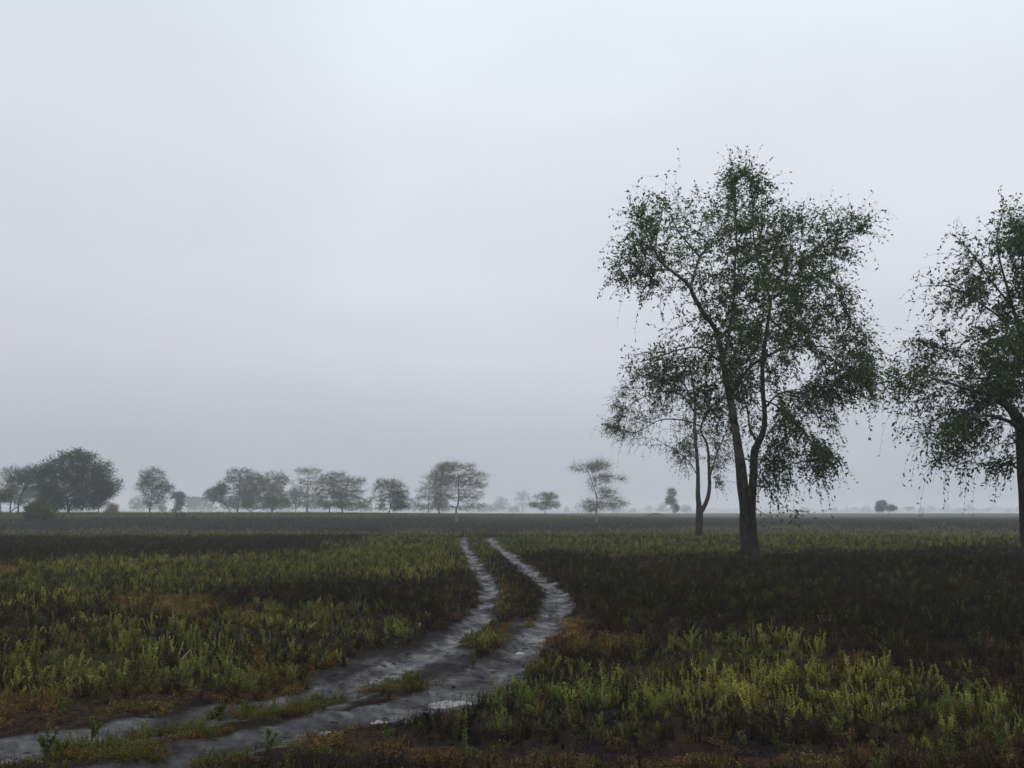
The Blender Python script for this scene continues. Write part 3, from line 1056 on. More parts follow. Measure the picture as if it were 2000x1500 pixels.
# ---- background trees on the plain
def far_tree(name, label, Y, base_x, ells, kind, leaf, bark, n_attr=260, fork=.3, leaf_l=.3, n_sh=2, slen=1.1, droop=.15, up=.2, per=1, stems=1, trunk_r=.28, clump=.34, flat=False, base_y=None, keep=1.0, low=.6, fill=9,
             group='trees scattered over the misty plain', stem_lean=.12):
    n_attr = int(n_attr * 1.7)
    leaf_l *= .82
    fill = int(fill * 1.35)
    trunk_r *= .7
    bx = (base_x - 1000) / FPX * Y
    bz = zg(bx, Y)
    origin = np.array([bx, Y, bz])
    A = []
    wts = np.array([e[2] * e[3] for e in ells], float)
    sc = Y / FPX
    for e, w in zip(ells, wts / wts.sum()):
        k = max(20, int(n_attr * w))
        v = rng.normal(size=(k * 3, 3))
        v /= np.linalg.norm(v, axis=1, keepdims=True)
        v *= (rng.random(len(v)) ** .4)[:, None]
        c = at(e[0], e[1], Y) - origin
        pts = c + v * np.array([e[2] * sc * 1.08, e[2] * sc * .9, e[3] * sc])
        if flat:                                        # tiers of foliage with gaps between
            tier = fbm(pts[:, 2] / 1.1 + 7, pts[:, 0] * .16 + pts[:, 1] * .16, 77, 2)
            pts = pts[tier > .36]
        else:
            cl = fbm(pts[:, 0] / 1.9 + 13, pts[:, 2] / 1.6 + pts[:, 1] / 2.2, int(Y) % 50, 2)
            pts = pts[cl > clump]
        A.append(pts[:k])
    A = np.concatenate(A)
    A = A[A[:, 2] > low * .8]
    top = A[:, 2].max()
    cen = A.mean(0)
    sk = Skeleton()
    fh = fork * top
    for s in range(stems):
        ang = rng.uniform(0, 6.28) if stems == 1 else s / stems * 2 * math.pi + .4
        lx, ly = math.cos(ang) * stem_lean * (0 if stems == 1 else 1), math.sin(ang) * stem_lean * (0 if stems == 1 else 1)
        tx, ty = cen[0] * .25 + lx * top, cen[1] * .25 + ly * top
        pts = [(lx * .2, ly * .2, -.2, trunk_r * 1.3), (lx * .5 + rng.normal() * .03, ly * .5, fh * .4, trunk_r), (tx * .5 + rng.normal() * .08, ty * .5, fh * .75, trunk_r * .9), (tx, ty, fh, trunk_r * .8)]
        sk.limb(pts, root=True, ds=.6)
    leaders = stems if stems > 1 else 1
    if fork < .6:
        for s in range(leaders):
            e = ells[s % len(ells)]
            c = at(e[0], e[1], Y) - origin
            st = sk.p[-1] if stems == 1 else sk.p[[i for i, p in enumerate(sk.p) if sk.par[i] == -1][s]]
            last = max(i for i in range(len(sk.p)) if i == len(sk.p) - 1) if stems == 1 else None
            src = np.array(sk.p[-1]) if stems == 1 else np.array(sk.p[min(len(sk.p) - 1, ([i for i, p in enumerate(sk.p) if sk.par[i] == -1] + [len(sk.p)])[s + 1] - 1)])
            end = c.copy()
            sk.limb([(*src, trunk_r * .75), (*(src * .6 + end * .4 + rng.normal(size=3) * .2), trunk_r * .5), (*end, trunk_r * .25)], ds=.6)
    step = max(.35, top / 26)
    act = np.array([p[2] > fh * .55 for p in sk.p])
    if not act.any():
        act[:] = True
    sk.colonize(A, step, step * 1.3, 80, iters=60, grav=.0, jit=.15, active=act)
    sk.finish(tip=.016)
    t = empty(name, origin)
    tag(t, label, 'tree', group)
    wb = Bag()
    sk.wood(wb, rough=0, res=.6)
    link(wb.build('trunk', [bark], t, smooth=True))
    fb = Bag()
    c2 = cen.copy()
    c2[2] -= top * .15
    foliate(sk, fb, n_sh, slen, 3, leaf_l, leaf_l * .5, per, droop, up, thin=.07, center=c2, twig_r=.012, keep=keep, skip_low=low)
    m = int(fill) if not flat else int(fill * .6)
    if m:
        C = np.repeat(A, m, axis=0) + rng.normal(size=(len(A) * m, 3)) * np.array([1, 1, .5 if flat else .8]) * max(.3, top * .03)
        C = C[C[:, 2] > low]
        fb.leaves(C, rng.normal(size=C.shape) + [0, 0, -.2], leaf_l * rng.uniform(.6, 1.3, len(C)), leaf_l * .5 * rng.uniform(.6, 1.3, len(C)), 1)
    link(fb.build('crown', [bark, leaf], t))
    return t


PALE, GREY = M_BARK_PALE, M_BARK_FAR
G2 = 'thorn trees along the misty tree line'
BG = [
    # name, label, distance, base x, crown ellipses, options
    ('broad_tree', 'broad dark dome shaped tree, the largest and darkest of the tree line', 195, 141, [(150, 915, 62, 34), (115, 935, 45, 34), (190, 940, 42, 34), (150, 960, 70, 32), (150, 893, 36, 16), (205, 950, 26, 24), (140, 982, 62, 18), (175, 978, 34, 18), (105, 975, 30, 20)],
     dict(leaf=M_LEAF_DARK, bark=GREY, fill=11, n_attr=1150, n_sh=3, leaf_l=.36, slen=1.2, droop=.1, stems=3, trunk_r=.32, fork=.22, clump=.3, base_y=1004)),
    ('pale_tree', 'grey green tree with bare upper twigs next to the dark dome tree', 215, 28, [(30, 928, 26, 20), (20, 945, 22, 16), (48, 930, 18, 16)],
     dict(leaf=M_LEAF_FAR, bark=GREY, n_attr=300, n_sh=2, leaf_l=.24, fork=.5, trunk_r=.2, base_y=1002)),
    ('leaning_tree', 'tall tree with slanting thin trunk touching the dark dome tree', 205, 44, [(70, 925, 28, 18), (62, 942, 24, 16), (92, 925, 20, 16)],
     dict(leaf=M_LEAF_DARK, bark=GREY, n_attr=330, n_sh=3, leaf_l=.24, fork=.5, trunk_r=.2, base_y=1002)),
    ('edge_tree', 'small rounded tree with dark stem at the very edge of the tree line', 165, 9, [(6, 968, 18, 14), (-8, 975, 16, 12)],
     dict(leaf=M_LEAF_FAR, bark=GREY, n_attr=220, n_sh=3, leaf_l=.2, fork=.4, trunk_r=.13, base_y=1005, slen=.7)),
    ('understory_tree', 'hazy grey bushy tree behind the palm thicket', 330, 30, [(40, 968, 36, 20), (85, 965, 30, 22), (105, 975, 20, 16)],
     dict(leaf=M_LEAF_DARK, bark=GREY, n_attr=420, n_sh=3, leaf_l=.4, fork=.2, base_y=1001)),
    ('sapling_tree', 'small tree on a thin straight stem under the dark dome tree crown', 230, 199, [(198, 966, 12, 12), (208, 960, 12, 10)],
     dict(leaf=M_LEAF_DARK, bark=GREY, n_attr=120, n_sh=2, leaf_l=.24, fork=.45, trunk_r=.15, base_y=1001, slen=.8)),
    ('round_shrub', 'low round grey shrub beside the sapling with a thin stem', 260, 218, [(218, 991, 12, 9), (219, 998, 13, 6)],
     dict(leaf=M_LEAF_FAR, bark=GREY, n_attr=120, n_sh=3, leaf_l=.26, fork=.15, trunk_r=.1, base_y=1001, slen=.7, low=.1)),
    ('upright_tree', 'lone upright oval tree standing in the wide gap of the tree line', 255, 298, [(298, 928, 24, 17), (300, 950, 32, 20), (322, 955, 20, 16), (298, 975, 24, 16), (284, 940, 16, 18), (305, 986, 20, 9)],
     dict(leaf=M_LEAF_DARK, bark=GREY, n_attr=480, n_sh=3, leaf_l=.26, fork=.25, trunk_r=.25, base_y=1001)),
    ('hanging_tree', 'grey tree with a low hanging round crown at the outer edge of the big grove', 290, 452, [(420, 968, 22, 16), (432, 955, 16, 10)],
     dict(leaf=M_LEAF_DARK, bark=GREY, n_attr=260, n_sh=3, leaf_l=.28, fork=.3, trunk_r=.18, base_y=1000, droop=.3)),
    ('grove_tree', 'tallest stepped crown tree of the big brown grove', 275, 468, [(470, 928, 30, 16), (445, 945, 20, 12), (490, 945, 34, 22), (470, 970, 36, 24), (462, 985, 34, 13)],
     dict(leaf=M_LEAF_DARK, bark=GREY, n_attr=560, n_sh=3, leaf_l=.26, fork=.2, base_y=1001)),
    ('brown_tree', 'brownish rounded tree with two pale spreading stems in the grove', 255, 494, [(495, 945, 30, 26), (510, 970, 44, 26), (475, 975, 26, 20), (530, 965, 26, 22), (510, 984, 50, 14)],
     dict(leaf=M_LEAF_RUST, bark=PALE, n_attr=620, n_sh=3, leaf_l=.24, fork=.16, stems=2, trunk_r=.16, base_y=1002, stem_lean=.25)),
    ('spreading_tree', 'open crowned tree reaching sideways out of the brown grove', 270, 535, [(535, 938, 28, 18), (552, 935, 16, 12), (540, 965, 24, 22), (545, 982, 24, 14)],
     dict(leaf=M_LEAF_DARK, bark=GREY, n_attr=330, n_sh=2, leaf_l=.26, fork=.35, base_y=1003)),
    ('pale_sapling_tree', 'small whitish tree in front of the taller white stemmed tree', 250, 581, [(578, 965, 18, 14), (588, 978, 14, 12), (566, 980, 12, 10)],
     dict(leaf=M_LEAF_FAR, bark=PALE, n_attr=240, n_sh=2, leaf_l=.2, fork=.25, trunk_r=.14, base_y=1005, slen=.7)),
    ('white_stem_tree', 'tall airy tree on a straight white trunk beyond the grove', 240, 603, [(603, 922, 26, 14), (605, 945, 36, 14), (600, 968, 34, 16), (602, 984, 30, 11)],
     dict(leaf=M_LEAF_FAR, bark=PALE, n_attr=480, n_sh=2, leaf_l=.2, fork=.3, trunk_r=.32, base_y=1006, flat=True, droop=.05)),
    ('twin_tree', 'dark flat topped tree between two white trunked trees', 275, 647, [(652, 935, 28, 14), (640, 955, 26, 16), (650, 975, 28, 18), (648, 986, 24, 10)],
     dict(leaf=M_LEAF_DARK, bark=GREY, n_attr=420, n_sh=3, leaf_l=.26, fork=.3, trunk_r=.2, base_y=1004)),
    ('olive_tree', 'wide olive green tree with layered branches and pale short trunk', 245, 671, [(680, 943, 36, 12), (678, 962, 40, 14), (678, 980, 42, 14), (690, 990, 26, 8)],
     dict(leaf=M_LEAF_FAR, bark=PALE, n_attr=520, n_sh=3, leaf_l=.22, fork=.22, trunk_r=.28, base_y=1006, flat=True, droop=.05)),
    ('compact_tree', 'compact umbrella shaped thorn tree standing alone between two groves', 230, 762, [(758, 946, 28, 10), (763, 962, 38, 15), (763, 980, 40, 17), (766, 990, 34, 9)],
     dict(leaf=M_LEAF_FAR, bark=GREY, n_attr=520, n_sh=3, leaf_l=.22, fork=.2, trunk_r=.2, base_y=1008, droop=.12)),
    ('feathery_tree', 'pale feathery tree on a white trunk left of the dark column tree', 255, 838, [(840, 940, 20, 14), (836, 962, 26, 14), (836, 980, 26, 14), (834, 992, 18, 8)],
     dict(leaf=M_LEAF_FAR, bark=PALE, n_attr=420, n_sh=2, leaf_l=.2, fork=.3, trunk_r=.18, base_y=1007, flat=True)),
    ('column_tree', 'dense dark column shaped tree overlapping the layered white trunk tree', 235, 859, [(862, 930, 22, 22), (858, 965, 18, 22), (862, 988, 20, 12), (870, 915, 18, 12)],
     dict(leaf=M_LEAF_RUST, bark=GREY, n_attr=560, n_sh=3, leaf_l=.22, fork=.2, trunk_r=.22, base_y=1008)),
    ('layered_tree', 'layered flat branched thorn tree on a bright white trunk in front of the column tree', 185, 893, [(893, 912, 38, 11), (908, 930, 44, 12), (915, 948, 44, 10), (905, 968, 46, 12), (912, 988, 34, 9), (880, 940, 26, 20)],
     dict(leaf=M_LEAF_FAR, bark=PALE, n_attr=820, n_sh=3, leaf_l=.17, fork=.28, trunk_r=.27, base_y=1021, flat=True, droop=.06, slen=.9)),
    ('little_thorn_tree', 'little rounded thorn tree between the layered tree and the weeping tree', 290, 1064, [(1066, 970, 22, 9), (1068, 985, 26, 11), (1045, 985, 12, 7)],
     dict(leaf=M_LEAF_FAR, bark=GREY, n_attr=320, n_sh=2, leaf_l=.25, fork=.2, trunk_r=.16, base_y=1006, slen=.9)),
    ('weeping_tree', 'lone weeping thorn tree with bare arching twigs and pale trunk on dark ground', 188, 1163, [(1146, 915, 32, 10), (1172, 910, 24, 10), (1192, 936, 24, 10), (1160, 938, 12, 16), (1180, 960, 24, 13), (1192, 984, 32, 13), (1158, 986, 22, 14)],
     dict(leaf=M_LEAF_RUST, bark=PALE, n_attr=760, n_sh=4, leaf_l=.17, fork=.4, trunk_r=.22, base_y=1021, droop=.5, slen=1.6, up=.3, fill=3)),
    ('heart_tree', 'small two lobed tree alone on the open plain beyond the antelope', 470, 1731, [(1722, 985, 10, 8), (1740, 992, 11, 6), (1720, 993, 11, 7)],
     dict(leaf=M_LEAF_DARK, bark=GREY, n_attr=320, n_sh=3, leaf_l=.4, fork=.25, trunk_r=.22, base_y=1008, clump=.3, low=.8)),
    ('slim_tree', 'slim upright dark tree rising behind the green mound', 430, 1312, [(1312, 962, 9, 9), (1310, 980, 11, 12), (1316, 992, 10, 8)],
     dict(leaf=M_LEAF_DARK, bark=GREY, n_attr=300, n_sh=3, leaf_l=.36, fork=.2, trunk_r=.2, base_y=1005)),
    ('palm_like_tree', 'narrow grey tufted tree behind the broken stump', 330, 348, [(348, 968, 13, 8), (349, 982, 10, 10), (347, 993, 7, 9)],
     dict(leaf=M_LEAF_DARK, bark=GREY, n_attr=220, n_sh=3, leaf_l=.32, fork=.12, low=.2, trunk_r=.2, base_y=1001, clump=.25)),
]
for (nm, lab, Y, bx, ells, opt) in BG:
    far_tree(nm, lab, Y, bx, ells, None, opt.pop('leaf'), opt.pop('bark'), group=G2, **opt)

# faint trees deep in the mist: five shapes, copied
PROTO = []
for k, (ells, opt) in enumerate([
        ([(1000, 972, 22, 16), (988, 984, 18, 12), (1012, 984, 18, 12)], dict(n_attr=170, n_sh=1, leaf_l=.9, fork=.2, clump=.34)),
        ([(1000, 962, 18, 8), (1000, 974, 26, 9), (996, 986, 18, 6)], dict(n_attr=180, n_sh=1, leaf_l=.6, fork=.4, flat=True)),
        ([(1000, 980, 26, 13), (985, 990, 20, 9), (1018, 990, 18, 9)], dict(n_attr=170, n_sh=1, leaf_l=.9, fork=.12, clump=.34)),
        ([(1000, 976, 30, 6), (1000, 985, 20, 7)], dict(n_attr=160, n_sh=1, leaf_l=.8, fork=.45))]):
    o = far_tree('misty_tree', 'x', 700.0, 1000, ells, None, M_LEAF_DARK, GREY, base_y=1003, slen=1.9, trunk_r=.3, fill=4, group='faint trees deep in the mist', **opt)
    zs = [max(v[2] for v in c.bound_box) for c in o.children]
    PROTO.append((o, max(zs)))
used_proto = set()
FAINT = [  # px centre, top row, base row, distance, shape, label
    (268, 966, 999, 560, 0, 'faint grey tree in the wide gap just before the upright oval tree'),
    (370, 964, 999, 620, 3, 'faint flat topped tree behind the tufted tree'),
    (392, 968, 999, 600, 2, 'faint wide grey thicket tree beside the hanging crown'),
    (318, 985, 999, 520, 2, 'faint low bush tree beside the upright oval tree'),
    (545, 962, 1000, 520, 2, 'faint tree seen through the open edge of the brown grove'),
    (622, 960, 1000, 520, 0, 'faint tree glimpsed between the white trunks'),
    (712, 975, 1002, 560, 2, 'faint low tree in the gap past the olive green tree'),
    (812, 968, 1002, 560, 0, 'faint tree in the gap beyond the compact umbrella tree'),
    (950, 980, 1002, 820, 2, 'faint low tree peeping out past the layered tree'),
    (977, 967, 1002, 760, 0, 'faint round tree, the fuller one of a pale pair'),
    (1005, 985, 1002, 860, 2, 'faint bush filling the space between the pale pair'),
    (1021, 953, 1002, 720, 1, 'faint umbrella tree on a visible stem, the taller one of a pale pair'),
    (1107, 988, 1002, 1150, 0, 'very faint square tree before the weeping tree'),
    (1128, 983, 1002, 1050, 1, 'very faint tree half hidden by the weeping tree'),
    (1236, 990, 1003, 1250, 2, 'very faint bush past the weeping tree twigs'),
    (1268, 985, 1003, 1000, 1, 'faint small tree standing beyond the green mound'),
    (1293, 981, 1003, 900, 0, 'faint block shaped tree next to the slim dark tree'),
    (1340, 983, 1003, 950, 2, 'faint wide tree between the slim tree and the forked trunk'),
    (1570, 988, 1004, 1050, 2, 'faint dome tree under the hanging twigs of the big acacia'),
    (1612, 993, 1004, 1350, 3, 'very faint tiny flat tree near the distant antelope pair'),
    (1631, 989, 1004, 1250, 0, 'faint squarish tree past the distant antelope pair'),
    (1654, 988, 1004, 1350, 1, 'very faint thin tree, first of the row before the two lobed tree'),
    (1670, 989, 1004, 1400, 3, 'very faint flat tree, second of the row before the two lobed tree'),
    (1691, 985, 1004, 1250, 2, 'faint broad tree touching the two lobed tree'),
    (1776, 987, 1004, 1050, 3, 'faint flat topped tree just past the two lobed tree'),
    (1800, 988, 1004, 1150, 0, 'faint round tree right above the standing antelope'),
    (1818, 984, 1004, 1150, 1, 'faint tiered tree just past the standing antelope'),
    (1852, 983, 1004, 1350, 1, 'very faint umbrella tree in the row behind the antelope'),
    (1873, 990, 1004, 1450, 2, 'very faint low bush in the row behind the antelope'),
    (1893, 983, 1004, 1150, 0, 'faint wide dome tree below the hanging acacia sprays'),
    (1930, 991, 1004, 1300, 3, 'very faint flat tree below the hanging acacia sprays'),
    (1970, 992, 1004, 1450, 2, 'very faint bush close to the thick trunk at the edge'),
    (1991, 987, 1004, 1300, 0, 'faint tree touching the thick trunk at the edge'),
]


def copy_tree(o):
    c = o.copy()
    col.objects.link(c)
    for ch in o.children:
        d = ch.copy()
        col.objects.link(d)
        d.parent = c
    return c


for (px, ty, by, Y, k, lab) in FAINT:
    Y = Y * 1.5
    src, h = PROTO[k]
    o = src if k not in used_proto else copy_tree(src)
    used_proto.add(k)
    p = at(px, by, Y)
    o.location = (p[0], Y, zg(p[0], Y) - .1)
    want = (at(px, ty, Y)[2] - o.location[2])
    s = want / h
    o.scale = (s * rng.uniform(.9, 1.15), s * rng.uniform(.9, 1.1), s)
    o.rotation_euler = (0, 0, rng.uniform(0, 6.28))
    tag(o, lab, 'tree', 'faint trees deep in the mist')


# palm thicket
def palm_bush():
    Y = 150.0
    b = at(75, 1006, Y)
    t = empty('palm_bush', (b[0], Y, zg(b[0], Y)))
    tag(t, 'low wide palm thicket with green fan tops and dead brown skirts', 'palm bush')
    heads = Bag()
    dead = Bag()
    for k in range(9):
        a = rng.uniform(0, 6.28)
        r = rng.uniform(.2, 2.2)
        p = np.array([r * math.cos(a), r * math.sin(a) * .8, 0])
        h = rng.uniform(1.1, 2.7) * (1 - .16 * r)
        stem = Bag()
        stem.tube([p + [0, 0, -.1], p + [.03, 0, h * .5], p + [.05, .03, h]], [.16, .13, .12], 6)
        link(stem.build('trunk', [M_BARK_FAR], t))
        n = 34
        th, ph = rng.uniform(0, 6.28, n), rng.uniform(-.1, 1.3, n)
        D = np.stack([np.cos(th) * np.cos(ph), np.sin(th) * np.cos(ph), np.sin(ph)], -1)
        for bag, sgn, m in ((heads, 1, 1), (dead, -1, 1)):
            DD = D.copy()
            if sgn < 0:
                DD[:, 2] = -np.abs(DD[:, 2]) * .9 - .15
            C = np.tile(p + [0, 0, h * (1 if sgn > 0 else rng.uniform(.75, 1))], (n, 1)) + DD * .25
            for j in range(4):
                bag.leaves(C + rng.normal(size=C.shape) * .08, DD + rng.normal(size=C.shape) * .22, rng.uniform(.75, 1.35, n), np.full(n, .12), 0)
    link(heads.build('green_fronds', [leaf_material('palm_frond', (.045, .062, .016), (.10, .115, .03))], t))
    link(dead.build('dead_fronds', [leaf_material('dead_palm_frond', (.03, .024, .018), (.075, .058, .04), trans=.15)], t))


palm_bush()


# far woodland that reads as one mass
def far_woods():
    bag = Bag()
    n = 26000
    th = rng.uniform(-.62, .62, n)
    rr = rng.uniform(2500, 3000, n)
    hmax = 4 + 15 * np.clip(fbm(th * 60 + 3, rr * 0 + 1.5, 200, 4) - .28, 0, 1) * 1.6
    hh = hmax * rng.random(n) ** .75
    x, y = rr * np.sin(th), rr * np.cos(th)
    z = height(x, y) + hh
    C = np.stack([x, y, z], -1)
    D = rng.normal(size=(n, 3))
    bag.leaves(C, D, rng.uniform(2, 4.4, n), rng.uniform(1.4, 3, n), 0)
    o = bag.build('far_woodland', [M_WOODS])
    tag(link(o), 'pale band of woodland fading into the mist along the horizon', 'woodland', kind='stuff')


far_woods()


# ------------------------------------------------------------------ herbs: prototypes placed by geometry nodes
def herb_upright(h, n_leaf, leaf, spread, stems=2, tuft=.4):
    b = Bag()
    for s in range(stems):
        a = rng.uniform(0, 6.28)
        lean = rng.uniform(.05, .3) * spread
        k = np.linspace(0, 1, 5)[:, None]
        hh = h * rng.uniform(.7, 1.05)
        tip = np.array([math.cos(a) * lean, math.sin(a) * lean, 1.0]) * hh
        bend = rng.normal(size=3) * .05 * h
        bend[2] = 0
        p0 = np.array([math.cos(a), math.sin(a), 0]) * .015
        P = p0 + k * tip + bend * np.sin(k * math.pi)
        b.tube(P, np.linspace(.0035, .0015, 5), 3, 0)
        n = n_leaf
        t = rng.random(n) ** .75
        t = np.clip(t * .95 + .05, 0, 1)
        base = np.stack([np.interp(t, k[:, 0], P[:, c]) for c in range(3)], -1)
        th = rng.uniform(0, 6.28, n)
        up = .35 + tuft * t + rng.normal(size=n) * .25
        D = np.stack([np.cos(th), np.sin(th), up], -1)
        L = leaf * (.6 + .7 * rng.random(n)) * (1.15 - .5 * t)
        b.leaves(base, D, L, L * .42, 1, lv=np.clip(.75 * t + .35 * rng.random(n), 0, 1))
    return b


def herb_dead(h, stems):
    b = Bag()
    for s in range(stems):
        a = rng.uniform(0, 6.28)
        lean = rng.uniform(0, .35)
        p0 = np.array([math.cos(a), math.sin(a), 0]) * rng.uniform(0, .05)
        hh = h * rng.uniform(.5, 1.1)
        tip = np.array([math.cos(a) * lean, math.sin(a) * lean, 1]) * hh
        b.tube([p0, p0 + tip * .55 + rng.normal(size=3) * .01, p0 + tip], [.003, .0022, .0012], 3, 0)
        n = 7
        t = rng.uniform(.3, 1, n)
        th = rng.uniform(0, 6.28, n)
        D = np.stack([np.cos(th), np.sin(th), rng.uniform(.2, 1.4, n)], -1)
        b.leaves(p0 + tip * t[:, None], D, rng.uniform(.015, .045, n), rng.uniform(.004, .012, n), 1)
    return b


def herb_mat(r, h, n, leaf):
    b = Bag()
    a = rng.uniform(0, 6.28, n)
    d = r * rng.random(n) ** .6
    C = np.stack([np.cos(a) * d, np.sin(a) * d, h * rng.random(n) * (1 - .5 * d / r)], -1)
    D = np.stack([np.cos(a) * .7, np.sin(a) * .7, rng.uniform(0, 1.2, n)], -1) + rng.normal(size=(n, 3)) * .5
    L = leaf * rng.uniform(.5, 1.3, n)
    b.leaves(C, D, L, L * .5, 1)
    for k in range(4):
        q = rng.uniform(0, 6.28)
        e = np.array([math.cos(q), math.sin(q), .3]) * r * .8
        b.tube([(0, 0, .005), e * .5 + [0, 0, h * .3], e], [.003, .0025, .0015], 3, 0)
    return b


def grass_tuft(h, n):
    b = Bag()
    for k in range(n):
        a = rng.uniform(0, 6.28)
        ln = rng.uniform(.1, .6)
        d = np.array([math.cos(a), math.sin(a), 0])
        t = np.linspace(0, 1, 5)[:, None]
        hh = h * rng.uniform(.6, 1.1)
        P = d * .02 + d * ln * hh * t ** 2 + np.array([0, 0, 1]) * hh * (t - .25 * ln * t ** 2)
        w = np.cross(d, [0, 0, 1]) * .004
        W = np.array([1, .95, .8, .55, .08])[:, None]
        V = np.stack([P - w * W, P + w * W], 1).reshape(-1, 3)
        i = np.arange(4) * 2
        b.add(V, np.stack([i, i + 1, i + 3, i + 2], -1), rng.random(), 1)
    return b


def herb_collection(name, bags):
    c = bpy.data.collections.new(name)
    for k, b in enumerate(bags):
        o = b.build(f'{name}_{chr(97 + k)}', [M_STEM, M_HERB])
        c.objects.link(o)
    return c


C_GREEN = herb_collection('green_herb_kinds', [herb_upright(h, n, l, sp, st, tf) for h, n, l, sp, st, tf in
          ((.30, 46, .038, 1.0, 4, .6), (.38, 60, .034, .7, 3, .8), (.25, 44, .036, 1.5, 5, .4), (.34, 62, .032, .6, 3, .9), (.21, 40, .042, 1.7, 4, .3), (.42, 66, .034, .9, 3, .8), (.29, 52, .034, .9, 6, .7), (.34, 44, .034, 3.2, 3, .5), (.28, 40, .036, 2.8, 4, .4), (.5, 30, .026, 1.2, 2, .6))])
C_DEAD = herb_collection('dead_herb_kinds', [herb_dead(h, s) for h, s in ((.24, 6), (.32, 5), (.18, 8), (.28, 7), (.21, 5))])
C_MAT = herb_collection('creeping_herb_kinds', [herb_mat(r, h, n, l) for r, h, n, l in ((.16, .06, 150, .017), (.13, .09, 130, .019), (.2, .04, 170, .015), (.12, .11, 120, .02))])
C_TUFT = herb_collection('grass_kinds', [grass_tuft(h, n) for h, n in ((.36, 14), (.28, 18), (.44, 11))])


def gn_scatter(name, label, cat, coll, pts, pid, rot, scl, tint):
    me = bpy.data.meshes.new(name)
    me.vertices.add(len(pts))
    me.vertices.foreach_set('co', np.asarray(pts, np.float32).ravel())
    a = me.attributes.new('pid', 'INT', 'POINT')
    a.data.foreach_set('value', np.asarray(pid, np.int32))
    a = me.attributes.new('rot', 'FLOAT_VECTOR', 'POINT')
    a.data.foreach_set('vector', np.asarray(rot, np.float32).ravel())
    a = me.attributes.new('scl', 'FLOAT', 'POINT')
    a.data.foreach_set('value', np.asarray(scl, np.float32))
    a = me.attributes.new('tint', 'FLOAT_COLOR', 'POINT')
    a.data.foreach_set('color', np.c_[tint, np.ones(len(tint))].astype(np.float32).ravel())
    me.update()
    o = bpy.data.objects.new(name, me)
    ng = bpy.data.node_groups.new(name + '_scatter', 'GeometryNodeTree')
    ng.interface.new_socket('Geometry', in_out='INPUT', socket_type='NodeSocketGeometry')
    ng.interface.new_socket('Geometry', in_out='OUTPUT', socket_type='NodeSocketGeometry')
    nd, lk = ng.nodes, ng.links
    gi, go = nd.new('NodeGroupInput'), nd.new('NodeGroupOutput')
    ci = nd.new('GeometryNodeCollectionInfo')
    ci.inputs['Collection'].default_value = coll
    ci.inputs['Separate Children'].default_value = True
    ci.inputs['Reset Children'].default_value = True
    ip = nd.new('GeometryNodeInstanceOnPoints')
    ip.inputs['Pick Instance'].default_value = True

    def na(n, t):
        q = nd.new('GeometryNodeInputNamedAttribute')
        q.data_type = t
        q.inputs['Name'].default_value = n
        return q.outputs['Attribute']
    lk.new(gi.outputs[0], ip.inputs['Points'])
    lk.new(ci.outputs[0], ip.inputs['Instance'])
    lk.new(na('pid', 'INT'), ip.inputs['Instance Index'])
    e2r = nd.new('FunctionNodeEulerToRotation')
    lk.new(na('rot', 'FLOAT_VECTOR'), e2r.inputs[0])
    lk.new(e2r.outputs[0], ip.inputs['Rotation'])
    lk.new(na('scl', 'FLOAT'), ip.inputs['Scale'])
    lk.new(ip.outputs[0], go.inputs[0])
    md = o.modifiers.new('scatter', 'NODES')
    md.node_group = ng
    tag(link(o), label, cat, kind='stuff')
    print(name, len(pts))
    return o


def sample_sector(n, r0, r1, half=math.radians(33)):
    r = np.sqrt(rng.uniform(r0 * r0, r1 * r1, n))
    t = rng.uniform(-half, half, n)
    return r * np.sin(t), r * np.cos(t), r


